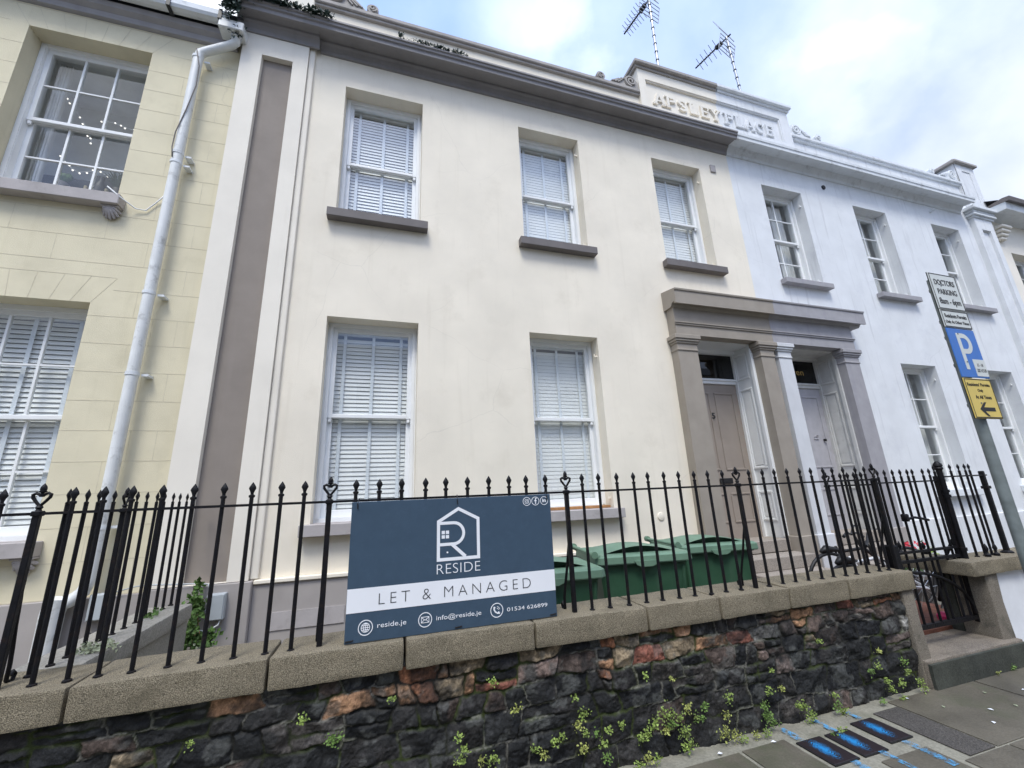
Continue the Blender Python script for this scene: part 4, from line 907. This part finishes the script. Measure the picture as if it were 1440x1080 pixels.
m.build('house_logo', printw, bd)
def ring(m, x, z, r, w=.0045): stroke(m, arc(x, z, r, 0, 360, 28)[:-1], w, f, BY-.0003, True)
m = MB(); ring(m, -.051, .995, .038)
ring(m, -.051, .995, .023, .0035); stroke(m, [(-.051, .973), (-.051, 1.017)], .0035, f-.0002, y1); stroke(m, [(-.073, .995), (-.029, .995)], .0035, f-.0004, y1)
stroke(m, arc(-.051, .995, .011, 90, 270, 10, .022), .0032, f-.0006, y1); stroke(m, arc(-.051, .995, .011, 90, -90, 10, .022), .0032, f-.0008, y1); stroke(m, [(-.069, 1.006), (-.033, 1.006)], .003, f-.001, y1); stroke(m, [(-.069, .984), (-.033, .984)], .003, f-.001, y1)
m.build('globe_icon', printw, bd)
m = MB(); ring(m, .281, .997, .038); stroke(m, [(.259, .982), (.259, 1.012), (.303, 1.012), (.303, .982)], .0032, f, y1, True); stroke(m, [(.260, 1.010), (.281, .995), (.302, 1.010)], .0032, f-.0003, y1); stroke(m, [(.261, .984), (.275, .997)], .0028, f-.0005, y1); stroke(m, [(.301, .984), (.287, .997)], .0028, f-.0005, y1)
m.build('envelope_icon', printw, bd)
m = MB(); ring(m, .718, 1.0, .039); stroke(m, [(.702, 1.018), (.700, 1.006), (.708, .992), (.722, .983), (.734, .984)], .008, f, y1); stroke(m, [(.698, 1.018), (.708, 1.013)], .010, f-.0003, y1); stroke(m, [(.726, .990), (.736, .980)], .010, f-.0003, y1)
stroke(m, arc(.716, 1.0, .012, 80, 10, 6), .003, f, y1); stroke(m, arc(.716, 1.0, .021, 80, 10, 7), .003, f, y1); m.build('phone_icon', printw, bd)
for k, x in enumerate((.948, 1.010, 1.073)):
    m = MB(); ring(m, x, 1.640, .0265, .0035)
    if k == 0:
        q = .0125; stroke(m, [(x-q, 1.640-q+.003), (x-q+.003, 1.640-q), (x+q-.003, 1.640-q), (x+q, 1.640-q+.003), (x+q, 1.640+q-.003), (x+q-.003, 1.640+q), (x-q+.003, 1.640+q), (x-q, 1.640+q-.003)], .0028, f, y1, True)
        stroke(m, arc(x, 1.640, .0065, 0, 360, 14)[:-1], .0026, f, y1, True); m.box(x+.006, x+.009, f, y1, 1.646, 1.649)
    elif k == 1: stroke(m, [(x+.010, 1.657), (x+.004, 1.658), (x+.001, 1.653), (x+.001, 1.621)], .0065, f, y1); stroke(m, [(x-.009, 1.642), (x+.009, 1.642)], .0055, f-.0003, y1)
    o = m.build('social_icon', printw, bd)
    if k == 2: text_obj('lettering', printw, o, 'in', x-.013, x+.013, 1.630, 1.653, f, off=.03, depth=.0008)
m = MB()
for x, z, d in ((-.125, 1.672, 1), (.478, 1.672, 1), (1.095, 1.672, 1), (-.135, .935, 2), (.478, .935, 2), (1.09, .935, 2)):
    if d == 1: m.tube([(x, BY-.004, z-.03), (x-.003, BY-.005, z), (x, BY+.02, z+.016), (x+.004, 2.80, z+.028), (x+.01, BY+.04, z+.012)], .0035, 6)
    else: m.tube([(x-.02, BY-.004, z), (x+.02, BY-.004, z+.003), (x+.024, BY+.03, z+.01)], .0035, 6)
m.build('cable_tie', blackp, bd, smooth=40)
# ------------------------------------------------------------------ wheelie bins
def make_bin(name):
    t = thing(name, 'x', 'bin')
    def ringv(w, d, z, ch=.03): return [(-w+ch, -d, z), (w-ch, -d, z), (w, -d+ch, z), (w, d-ch, z), (w-ch, d, z), (-w+ch, d, z), (-w, d-ch, z), (-w, -d+ch, z)]
    m = MB(); L_ = [ringv(.335, .245, .06), ringv(.345, .255, .30), ringv(.375, .28, .62), ringv(.40, .30, .86), ringv(.415, .315, .865), ringv(.415, .315, .90)]
    vs = [p for r_ in L_ for p in r_]; n = 8
    m.add(vs, [(i*n+k, i*n+(k+1) % n, (i+1)*n+(k+1) % n, (i+1)*n+k) for i in range(len(L_)-1) for k in range(n)]+[tuple(range(n-1, -1, -1))])
    body = m.build('body', bing, t)
    m = MB(); stroke(m, [(-.30, .52), (-.12, .535), (.05, .53), (.14, .50), (.17, .45)], .006, -.302, -.27); m.build('moulded_rib', bing, body)
    for x in (-.36, .36):
        m = MB(); m.tube([(x*.97, -.285, .55), (x, -.30, .84)], .014, 6); m.build('corner_rib', bing, body, smooth=45)
    # lid: rim, domed hump with a scooped front face, lifting lip
    m = MB(); L_ = [ringv(.445, .345, .875, .04), ringv(.450, .35, .885, .04), ringv(.445, .345, .935, .04), ringv(.425, .325, .95, .05)]
    vs = [p for r_ in L_ for p in r_]
    m.add(vs, [(i*n+k, i*n+(k+1) % n, (i+1)*n+(k+1) % n, (i+1)*n+k) for i in range(len(L_)-1) for k in range(n)]+[tuple(range(3*n, 4*n)), tuple(range(n-1, -1, -1))])
    lip = [(-.11, .90), (-.09, .868), (-.05, .852), (.05, .852), (.09, .868), (.11, .90)]
    m.prism(lip, lambda p, q: (p[0], q, p[1]), -.362, -.335)
    lid = m.build('lid', binlid, t)
    m = MB(); K = 14
    prof = lambda s, y: .949+.058*math.sin(math.pi*(s*.5+.5))*(1 if y < .1 else max(0.05, 1-((y-.1)/.24)**2))
    rows = [(-.215), (-.16), (-.08), 0, .1, .2, .28, .33]
    vs = []
    for y in rows:
        for i in range(K+1):
            s = -1+2*i/K; w = .36 if y > -.2 else .33; vs.append((s*w, y-.02*(1-s*s)*(1 if y < 0 else 0), prof(s, y)))
    fs = [(r*(K+1)+i, r*(K+1)+i+1, (r+1)*(K+1)+i+1, (r+1)*(K+1)+i) for r in range(len(rows)-1) for i in range(K)]
    m.add(vs, fs)
    m.build('lid_dome', binlid, lid, smooth=40)
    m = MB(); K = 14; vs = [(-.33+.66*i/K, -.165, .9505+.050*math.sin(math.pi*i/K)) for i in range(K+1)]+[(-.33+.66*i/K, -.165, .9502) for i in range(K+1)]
    m.add(vs, [(i, i+1, K+2+i, K+1+i) for i in range(K)]); m.build('grip_recess', blackgreen, lid)  # dark sheet paints the shade inside the recess
    m = MB(); m.tube([(-.455, -.33, .965), (-.465, .33, .965)], .016, 10)
    for y in (-.33, .33): m.tube([(-.46, y-.022, .965), (-.46, y+.022, .965)], .030, 14)
    for y in (-.30, .30): m.box(-.46, -.40, y-.02, y+.02, .93, .96, .006)
    m.build('handle', binlid, t, smooth=45)
    for y in (-.24, .24):
        m = MB(); m.tube([(-.30, y-.03, .10), (-.30, y+.03, .10)], .10, 18); m.build('wheel', blackp, t, smooth=45)
    return t
b1 = make_bin('wheelie_bin'); b2 = copy_tree(b1); b3 = copy_tree(b1)
GB = 'green wheelie bins in the front garden'
for o, lab, x, y, a, z in ((b1, 'green wheelie bin half hidden behind the letting board', 1.30, 3.52, -6, .16), (b2, 'middle green wheelie bin, centred between the letting board and the door steps', 2.30, 3.72, -10, .19), (b3, 'green wheelie bin standing right beside the stone door steps', 3.38, 4.02, -9, .17)):
    o.location = (x, y, z); o.rotation_euler.z = R(a); tag(o, lab, 'bin', GB)
# ------------------------------------------------------------------ parking sign post
sp = thing('parking_sign', 'grey steel post with white, blue and yellow parking plates before the white house', 'sign', (4.65, 2.065, G))
m = MB(); m.tube([(4.655, 2.065, .03), (4.655, 2.065, 3.40)], .038, 16); m.build('post', galv, sp, smooth=40)
m = MB()
for z in (2.25, 2.60, 2.85, 3.0, 3.3):
    m.tube([(4.655, 2.065, z-.012), (4.655, 2.065, z+.012)], .043, 16); m.box(4.53, 4.78, 2.012, 2.024, z-.012, z+.012); m.box(4.60, 4.61, 1.995, 2.02, z-.006, z+.006)
m.build('clamp', galv, sp, smooth=40)
SX0, SX1 = 4.478, 4.842
def plate(z0, z1, mt, rim=None, x0=SX0, x1=SX1):
    m = MB(); m.box(x0, x1, 2.0, 2.008, z0, z1, .003); p = m.build('sign_plate', mt, sp)
    if rim:
        m = MB(); m.box(x0-.002, x1+.002, 2.0082, 2.012, z0-.002, z1+.002); stroke(m, [(x0+.008, z0+.008), (x0+.008, z1-.008), (x1-.008, z1-.008), (x1-.008, z0+.008)], .007, 1.9985, 2.0, True); m.build('border', rim, p)
    return p
def words(p, mt, rows, off=.012):
    for s_, a, b_, c, d in rows: text_obj('lettering', mt, p, s_, a, b_, c, d, 1.9988, off=off, depth=.0008)
p = plate(3.072, 3.418, signw, signk); words(p, signk, [('DOCTORS', 4.525, 4.795, 3.305, 3.358), ('PARKING', 4.535, 4.790, 3.215, 3.268), ('8am - 6pm', 4.520, 4.800, 3.105, 3.182)])
p = plate(2.905, 3.066, signw, signk); words(p, signk, [('Residents Permits', 4.515, 4.805, 2.995, 3.030), ('Only At Other Times', 4.505, 4.815, 2.935, 2.970)], .006)
p = plate(2.466, 2.897, signb)
m = MB(); m.box(4.576, 4.618, 1.9985, 2.0, 2.535, 2.856); stroke(m, [(4.6185, 2.835), (4.66, 2.835)]+arc(4.66, 2.765, .07, 88, -88, 12)+[(4.66, 2.695), (4.6185, 2.695)], .042, 1.9985, 2.0); m.build('parking_symbol', signw, p)
m = MB(); m.box(4.685, 4.838, 1.9975, 2.0, 2.480, 2.628); o = m.build('permit_panel', signw, p); text_obj('lettering', signk, o, '15 - 18', 4.725, 4.80, 2.565, 2.592, 1.9972, depth=.0006); text_obj('lettering', signk, o, '300 HOUR', 4.70, 4.825, 2.515, 2.545, 1.9972, depth=.0006)
p = plate(2.125, 2.458, signy, signk, SX0, SX1-.01); words(p, signk, [("Residents' Permits", 4.505, 4.795, 2.392, 2.420), ('Only', 4.615, 4.685, 2.338, 2.368), ('At All Times', 4.56, 4.765, 2.286, 2.315)], .006)
m = MB(); m.add([(x, y, z) for y in (1.9985, 2.0) for x, z in ((4.565, 2.20), (4.64, 2.258), (4.672, 2.258), (4.625, 2.216), (4.765, 2.216), (4.765, 2.184), (4.625, 2.184), (4.672, 2.142), (4.64, 2.142))], [(0, 1, 2, 3), (0, 3, 6), (0, 6, 7, 8), (3, 4, 5, 6)]); m.build('arrow', signk, p)
# ------------------------------------------------------------------ rooftop aerials
def aerial(label, base, top, boomdir, n, L_, boxed):
    t = thing('tv_aerial', label, 'aerial', base); B, T = Vector(base), Vector(top)
    m = MB(); m.tube([B, T], .032, 10); mast = m.build('mast', alum, t, smooth=40)
    m = MB()
    for i in range(int((T-B).length/.28)):
        p = B.lerp(T, (i+.5)*.28/(T-B).length); d = (T-B).normalized()*.012; m.tube([p-d, p+d], .042, 10)
    m.build('mast_tape', blackp, mast, smooth=40)
    d = Vector(boomdir).normalized(); s = d.cross(Vector((0, 0, 1))).normalized(); u = s.cross(d)
    P0 = T+d*-.12-Vector((0, 0, .03)); m = MB(); m.tube([P0, P0+d*(L_+.12)], .022, 8)
    q = P0+d*L_*.36; m.tube([q-d*.09, q+d*.09], .065, 8)
    m.build('boom', blackp, t, smooth=40)
    m = MB()
    for i in range(n):
        p = P0+d*(L_*.42+(L_*.70)*i/n)
        for a in (40, 140, 220, 320): m.tube([p, p+(s*math.cos(R(a))+u*math.sin(R(a)))*(.24-.06*i/n)], .0085, 5)
    m.build('director_rod', alum, t)
    m = MB()
    for sg in (-1, 1):
        c0 = P0+d*.10+u*.04*sg; w = .36
        for k in range(5): p = c0+u*sg*(.06+.10*k)+d*(-.05*k*0+.03*k); m.tube([p-s*w, p+s*w], .010, 5)
        for q in (-w, 0, w): m.tube([c0+s*q+u*sg*.05, c0+s*q+u*sg*.46+d*.12], .010, 5)
    m.build('reflector', alum, t)
    return t
aerial('tall tv aerial on a straight mast left of the grid aerial, above the name panel', (6.29, 6.5, 10.2), (6.41, 6.5, 14.50), (-.20, 1, -.02), 7, .95, True)
aerial('tv aerial with a grid reflector on the right hand mast above the name panel', (9.03, 6.5, 10.2), (8.94, 6.5, 14.08), (-.26, 1, .0), 5, 1.0, True)
# ------------------------------------------------------------------ meter boxes and cables
for x0, x1, z0, z1, y, lab in ((-1.485, -1.335, .69, .915, 4.885, 'grey wall box on the plinth above the ivy'), (-2.40, -2.285, .775, .99, 4.975, 'grey wall box beside the foot of the white drainpipe')):
    t = thing('meter_box', lab, 'meter box', ((x0+x1)/2, y, z0)); m = MB(); m.box(x0, x1, y-.07, y-.0005, z0, z1, .008, 2); m.build('casing', boxm, t)
    m = MB(); m.box(x0+.008, x1-.008, y-.078, y-.0705, z0+.008, z1-.008, .003); m.build('cover', boxm, t)
def cable(label, pts, r, mt, name='cable'): tag(MB().tube(pts, r, 6).build(name, mt, smooth=True), label, 'cable')
cable('white cable looping from the yellow house sill to the drainpipe', [(-2.98, YY-.14, 5.12), (-2.86, YY-.12, 5.02), (-2.75, YY-.03, 4.96), (-2.66, YY-.02, 4.96), (-2.58, YY-.02, 5.08), (-2.47, YY-.04, 5.24)], .007, upvc)
cable('dark cable twisting down the upper white drainpipe', [(-2.42, 4.835, 7.25), (-2.365, 4.85, 7.0), (-2.36, 4.86, 6.7), (-2.40, 4.84, 6.3), (-2.46, 4.845, 5.95), (-2.47, 4.86, 5.75), (-2.44, 4.84, 5.6)], .006, sillm)
cable('grey cable along the plinth top between the two grey wall boxes', [(-2.30, 4.95, .975), (-2.1, 4.95, 1.02), (-1.98, 4.87, 1.035), (-1.60, 4.87, 1.01), (-1.50, 4.86, 1.0), (-1.46, 4.84, .93)], .006, boxm)
cable('black cable loop hanging under the grey box by the drainpipe', [(-2.37, 4.93, .78), (-2.38, 4.92, .70), (-2.32, 4.92, .65), (-2.25, 4.92, .69), (-2.24, 4.93, .80)], .008, blackp)
cable('white cable curling below the grey box above the ivy', [(-1.36, 4.84, .69), (-1.37, 4.83, .65), (-1.44, 4.82, .61), (-1.52, 4.84, .62)], .007, upvc)
# ------------------------------------------------------------------ pavement covers
covm = bpy.data.materials.new('painted cover'); covm.use_nodes = True; t = covm.node_tree; b = t.nodes['Principled BSDF']; b.inputs['Roughness'].default_value = .5
tcn = t.nodes.new('ShaderNodeTexCoord'); mpn = t.nodes.new('ShaderNodeMapping'); mpn.inputs['Scale'].default_value = (14, 6.6, 1); mpn.inputs['Location'].default_value = (.12, -.1, 0); mpn.inputs['Rotation'].default_value = (0, 0, .12); t.links.new(tcn.outputs['Object'], mpn.inputs[0])
n = t.nodes.new('ShaderNodeTexNoise'); n.inputs['Scale'].default_value = 30; n.inputs['Detail'].default_value = 9; n.inputs['Roughness'].default_value = .75; t.links.new(tcn.outputs['Object'], n.inputs['Vector'])
wv = t.nodes.new('ShaderNodeTexWave'); wv.wave_type = 'RINGS'; wv.rings_direction = 'Z'; wv.inputs['Scale'].default_value = 3.2; wv.inputs['Distortion'].default_value = 5; t.links.new(mpn.outputs[0], wv.inputs['Vector'])
ln = t.nodes.new('ShaderNodeVectorMath'); ln.operation = 'LENGTH'; t.links.new(mpn.outputs[0], ln.inputs[0])
ad = t.nodes.new('ShaderNodeMath'); ad.operation = 'MULTIPLY_ADD'; ad.inputs[1].default_value = 1.5; t.links.new(n.outputs['Fac'], ad.inputs[0]); t.links.new(ln.outputs['Value'], ad.inputs[2])
ad2 = t.nodes.new('ShaderNodeMath'); ad2.operation = 'MULTIPLY_ADD'; ad2.inputs[1].default_value = .45; t.links.new(wv.outputs['Fac'], ad2.inputs[0]); t.links.new(ad.outputs[0], ad2.inputs[2])
rp = t.nodes.new('ShaderNodeValToRGB'); e = rp.color_ramp.elements; e[0].position = .655; e[0].color = (.015, .20, .48, 1); e[1].position = .80; e[1].color = (.018, .012, .014, 1); q = e.new(.675); q.color = (.015, .10, .22, 1)
mrn = t.nodes.new('ShaderNodeMapRange'); mrn.inputs['From Max'].default_value = 1.0; mrn.inputs['From Max'].default_value = 2.0; t.links.new(ad2.outputs[0], mrn.inputs['Value']); t.links.new(mrn.outputs[0], rp.inputs[0]); t.links.new(rp.outputs[0], b.inputs['Base Color'])
cvp = None
for x, y, lab in ((2.765, 2.427, 'leftmost of three dark pavement covers sprayed bright blue'), (3.015, 2.425, 'middle of three dark pavement covers sprayed bright blue, weeds at its edge'), (3.310, 2.462, 'rightmost of three dark pavement covers sprayed bright blue')):
    if cvp is None:
        t = thing('utility_cover', lab, 'cover', (0, 0, 0), 'blue sprayed covers in the pavement'); m = MB(); m.box(-.098, .098, -.122, .122, -.004, .006, .003); m.build('lid', covm, t)
        m = MB(); stroke(m, [(-.1, -.124), (.1, -.124), (.1, .124), (-.1, .124)], .008, -.004, .0045, True)
        for v in m.b.verts: v.co = Vector((v.co.x, v.co.z, v.co.y))
        m.build('frame', blackp, t); cvp = t; o = t
    else: o = copy_tree(cvp)
    o.location = (x, y, G+.001); tag(o, lab)
# ------------------------------------------------------------------ bicycle behind the gate
bk = thing('bicycle', 'white framed bicycle with black handlebars parked behind the gate', 'bicycle', (5.1, 3.5, .15)); y = 3.50
def wheel(x, z):
    m = MB(); m.tube([(x+.33*math.cos(R(a)), y, z+.33*math.sin(R(a))) for a in range(0, 361, 12)], .020, 8, cap=False); w = m.build('wheel', blackp, bk, smooth=True)
    m = MB()
    for a in range(0, 360, 30): m.tube([(x, y, z), (x+.315*math.cos(R(a)), y, z+.315*math.sin(R(a)))], .003, 4)
    m.tube([(x, y-.04, z), (x, y+.04, z)], .02, 8); m.build('spokes', alum, w)
wheel(4.72, .50); wheel(5.84, .50)
m = MB(); m.tube([(5.20, y, .90), (5.36, y, .76), (5.84, y-.05, .50)], [.02, .018, .012], 8); m.tube([(5.20, y, .86), (4.88, y, .84)], .018, 8); m.tube([(5.24, y, .76), (5.12, y, .45)], .02, 8); m.tube([(4.84, y, .90), (5.12, y, .45)], .018, 8); m.tube([(4.72, y-.04, .50), (5.12, y, .45)], .011, 8); m.tube([(5.84, y-.05, .50), (5.30, y-.02, .60)], .014, 8); m.tube([(4.72, y, .50), (4.88, y, .84)], .010, 8)
m.build('frame', bikew, bk, smooth=45)
m = MB(); m.tube([(5.20, y, .88), (5.14, y, 1.03)], .014, 8); m.tube([(4.72, y-.28, 1.06), (4.80, y-.24, 1.08), (5.06, y-.04, 1.03), (5.18, y, 1.04), (5.30, y+.06, 1.02), (5.48, y+.18, .97)], .012, 8); m.tube([(4.66, y-.31, 1.05), (4.78, y-.25, 1.08)], .017, 8); m.tube([(5.40, y+.13, .99), (5.50, y+.20, .965)], .017, 8); m.tube([(5.0, y-.1, 1.04), (5.1, y-.06, 1.13), (5.25, y+.02, 1.12)], .012, 8); m.build('handlebar', blackp, bk, smooth=45)
m = MB(); P = [(4.62, y, .855), (4.70, y, .885), (4.82, y, .87), (4.93, y, .85)]; m.tube(P, [.018, .042, .030, .014], 10); m.tube([(4.82, y, .86), (4.88, y, .72)], .012, 8); m.build('saddle', blackp, bk, smooth=True)
m = MB(); m.lathe([(.03, -.01), (.09, -.004), (.09, .004), (.03, .01)], n=16); o = m.build('chainring', blackp, bk, smooth=45); o.matrix_parent_inverse = o.matrix_parent_inverse @ Matrix.Translation((5.12, y-.03, .45)) @ Matrix.Rotation(R(90), 4, 'X')
bk2 = copy_tree(bk); bk2.location = Vector(bk.location)+Vector((.42, .42, .03)); bk2.rotation_euler.z = R(-7)
tag(bk2, 'black framed bicycle parked close behind the white framed one by the steps')
for ch in bk2.children:
    if ch.name.startswith('frame'): ch.data = ch.data.copy(); ch.data.materials[0] = blackp
m = MB(); m.prism([(0, 0), (.11, .02), (.12, .06), (.03, .07), (-.01, .04)], lambda p, q: (5.50+p[0], q, .285+p[1]), 3.16, 3.24); m.tube([(5.61, 3.2, .32), (5.68, 3.21, .33)], .012, 6); tag(m.build('pink_object', pinkp), 'small bright pink object lying on the path behind the gate', 'object')  # unidentified pink thing, modelled in a scoop shape
# ------------------------------------------------------------------ plants
def leaf(m, p, s, d, up, fold=.25):
    """one folded oval leaf"""
    d = d.normalized(); w = d.cross(up); w = w.normalized() if w.length > 1e-3 else d.orthogonal().normalized(); n_ = w.cross(d)
    a = p; b_ = p+d*s*.5+w*s*.36+n_*s*fold*.5; c = p+d*s; e_ = p+d*s*.5-w*s*.36+n_*s*fold*.5; k = p+d*s*.5
    m.add([a, b_, c, e_, k], [(0, 1, 4), (1, 2, 4), (2, 3, 4), (3, 0, 4)])
def foliage(m, c, rad, n, s0, s1, rg, outward=Vector((0, -1, .5))):
    for i in range(n):
        v = Vector((rg.gauss(0, .45), rg.gauss(0, .45), rg.gauss(0, .45))); p = Vector(c)+Vector((v.x*rad[0], v.y*rad[1], v.z*rad[2]))
        d = Vector((rg.uniform(-1, 1), rg.uniform(-1, .3), rg.uniform(-.7, .9))); leaf(m, p, rg.uniform(s0, s1), d, (outward+Vector((rg.uniform(-.6, .6), rg.uniform(-.6, .6), rg.uniform(-.6, .6)))).normalized())
WEEDS = [(1.2,2.7,.33,1),(1.23,2.7,.38,1.1),(1.18,2.7,.48,.6),(1.09,2.7,.29,.7),(1.24,2.7,.28,.6),(1.31,2.7,.27,.7),(1.39,2.7,.27,.7),(1.49,2.7,.28,.7),(1.21,2.7,.21,.9),(1.36,2.7,.14,1),(1.35,2.7,.21,.7),(1.62,2.7,.19,1.1),(1.72,2.7,.25,1.3),(1.67,2.7,.21,1),(1.82,2.7,.28,1.6),(1.84,2.7,.22,1),(1.91,2.7,.25,1.1),(1.8,2.7,.2,1),(1.98,2.7,.29,.8),(2.06,2.7,.22,1.1),(2.11,2.7,.28,.8),(1.94,2.7,.16,1.4),(1.94,2.69,.09,1.4),(1.63,2.68,.09,1.2),(1.7,2.68,.08,.9),(1.56,2.67,.07,.9),(2.32,2.7,.3,1.1),(2.28,2.7,.2,.9),(2.24,2.69,.11,1.4),(2.3,2.68,.09,1.2),(2.36,2.67,.07,.9),(2.47,2.67,.07,.8),(1.69,2.69,.52,.5),(1.88,2.69,.48,.5),(2.61,2.7,.2,1.1),(2.62,2.7,.14,1.4),(2.64,2.69,.10,1.3),(2.67,2.7,.28,1),(2.78,2.7,.28,.6),(2.95,2.69,.14,1.2),(2.98,2.68,.08,1.5),(2.9,2.69,.16,.8),(3.25,2.68,.1,1.2),(3.30,2.68,.06,1.1),(3.26,2.69,.17,.8),(3.68,2.7,.26,.9),(3.77,2.7,.28,1),(3.81,2.7,.38,.7),(4.06,2.7,.27,1),(4.08,2.7,.20,1),(3.82,2.69,.18,.9),(3.84,2.69,.12,1),(3.96,2.68,.14,1),(4.16,2.68,.12,1),(4.18,2.67,.08,1),(3.69,2.67,.07,.8),(3.90,2.66,.055,.9),(3.21,2.69,.53,.6),(2.71,2.69,.41,.4),(2.55,2.66,.07,.9),(.1,2.69,.64,.6),(.67,2.69,.64,.8),(.8,2.69,.48,.9),(.47,2.69,.4,.7),(.49,2.69,.34,.9),(.47,2.69,.29,.8),(.66,2.69,.26,1.1),(.59,2.69,.27,.6),(1.03,2.69,.28,.8),(.91,2.69,.27,.6),(.96,2.69,.23,.8),(-.34,2.69,.62,.9),(-.18,2.69,.51,1.3),(-.82,2.69,.6,.5),(5.30,2.655,.065,.9),(5.56,2.65,.07,1.3),(5.08,2.655,.06,.6),(5.72,2.67,.07,1.2),(3.05,2.53,.05,.9),(2.97,2.52,.048,.7)]
for i, (x, y, z, s) in enumerate(WEEDS):
    s *= .86; rg = random.Random(100+i); m = MB(); n_ = int(46*s*s+14)
    foliage(m, (x, y+.012, z), (.044*s, .02, .036*s), n_, .008, .019, rg)
    for k in range(int(3*s)):
        a = Vector((x+rg.uniform(-.02, .02), y+.02, z-.02)); b_ = a+Vector((rg.uniform(-.03, .03)*s, -.02, rg.uniform(.0, .05)*s)); m.tube([a, b_], .0012, 4)
        leaf(m, b_, .02, Vector((rg.uniform(-1, 1), -1, .4)), Vector((0, -.5, 1)))
    w = m.build('weed', rg.choice([leafl, leafl, leafm, leafy]), recalc=False, weld=False)
    on_ground = z < .12
    lab = 'low green weed clump rooted where the wall meets the pavement' if on_ground else 'small bright green weed clump growing from the dark rubble wall'
    if y < 2.6 or x > 4.9: lab = 'tiny weed clump at the foot of the gate step' if x > 4 else 'tiny weed clump sprouting beside the blue sprayed pavement covers'
    tag(w, lab, 'weed', 'weeds at the wall foot' if on_ground else 'weeds rooted in the rubble wall')
    if y < 2.6 or x > 4.9: w['group'] = 'weeds by the gate step' if x > 4 else 'weeds by the covers'
rg = random.Random(5); m = MB()
for c, r_, n_ in (((-1.56, 4.74, .62), (.10, .08, .16), 330), ((-1.56, 4.80, .84), (.07, .05, .10), 170), ((-1.46, 4.66, .40), (.14, .12, .14), 300), ((-1.56, 4.83, .99), (.03, .02, .05), 40), ((-1.40, 4.72, .58), (.07, .05, .07), 90)): foliage(m, c, r_, n_, .025, .06, rg)
t = thing('ivy', 'green leafy plant climbing beside the grey wall box and low dividing wall', 'plant', (-1.3, 4.75, .15)); m.build('foliage', leafd, t, recalc=False, weld=False)
m = MB()
for k in range(8): m.tube([(-1.5+rg.uniform(-.1, .1), 4.7, .14), (-1.53+rg.uniform(-.07, .07), 4.78, .5), (-1.56+rg.uniform(-.05, .05), 4.84, .88)], .004, 5)
m.build('stem', wood, t)
for c, r_, n_, lab in (((-1.52, 3.30, .935), (.10, .08, .03), 150, 'pale grey green weed tuft on the low dividing wall coping'), ((-1.60, 4.1, .935), (.05, .12, .02), 60, 'thin weed tuft between the bars on the far end of the dividing coping')):
    m = MB(); foliage(m, c, r_, n_, .015, .032, rg); tag(m.build('weed', dryl if n_ > 100 else leafd, recalc=False, weld=False), lab, 'weed')
m = MB(); foliage(m, (-1.28, 3.75, .62), (.16, .2, .12), 260, .015, .035, rg); tag(m.build('weed', dryl, recalc=False, weld=False), 'pale dry weed patch beyond the coping beside the low dividing wall', 'weed')
m = MB()
for i in range(150):
    x = -2.0+rg.random()**1.5*1.1; foliage(m, (x, 4.66, 8.13-.0*x), (.07, .06, .05*(1.6 if x < -1.8 else .7)), 10, .03, .065, rg)
foliage(m, (-2.08, 4.70, 7.95), (.10, .08, .20), 420, .03, .07, rg); foliage(m, (-2.02, 4.8, 7.66), (.07, .06, .12), 160, .03, .06, rg)
tag(m.build('creeper', leafk, recalc=False, weld=False), 'dark creeper spilling over the mauve cornice corner beside the white hopper', 'plant')
m = MB()
for i in range(120):
    x = .08+rg.betavariate(2, 1.6)*.95; foliage(m, (x, 4.66, 8.125), (.02, .03, .012), 4, .02, .04, rg)
foliage(m, (.03, 4.66, 8.14), (.035, .03, .03), 40, .02, .05, rg)
tag(m.build('gutter_moss', leafk, recalc=False, weld=False), 'dark moss tufts along the cornice edge above the first two upper windows', 'plant')
def flowerpot(x, y, lab, s, red):
    t = thing('flowering_plant', lab, 'plant', (x, y, .27)); m = MB(); foliage(m, (x, y, .62), (.22*s, .12*s, .16*s), int(170*s), .03, .07, rg); m.build('foliage', leafl if not red else leafd, t, recalc=False, weld=False)
    m = MB(); m.lathe([(.11*s, .15), (.15*s, .45), (.16*s, .46), (.16*s, .49), (.13*s, .49)], (x, y), 16); m.build('pot', sillm, t, smooth=40)
    if red:
        m = MB()
        for cx, cz, n_ in ((-.10*s, .86, 30), (.16*s, .83, 46), (.05*s, .80, 16)): foliage(m, (x+cx, y-.03, cz), (.06, .04, .045), n_, .02, .045, rg)
        m.build('flowers', redp, t, recalc=False, weld=False)
flowerpot(6.62, 4.0, 'red flowering potted plant on the path behind the gate', 1.0, True); flowerpot(7.05, 4.1, 'leafy yellow green potted plant beside the red flowers', 1.0, False)
# pale litter on the wet pavement
for i, (x, y) in enumerate(((4.02, 2.48), (4.28, 2.33), (4.06, 2.23), (4.55, 2.5), (4.9, 2.42), (3.95, 2.66), (4.5, 2.3), (2.55, 2.60), (2.14, 2.63))):
    m = MB(); a = rg.uniform(0, 3); d = Vector((math.cos(a), math.sin(a), 0)); leaf(m, Vector((x, y, G+.009)), .035, d, Vector((0, 0, 1)), .2)
    tag(m.build('fallen_leaf', printw if i % 3 else dryl), 'tiny pale fallen leaf on the wet paving slabs', 'leaf', 'pale leaves on the pavement')
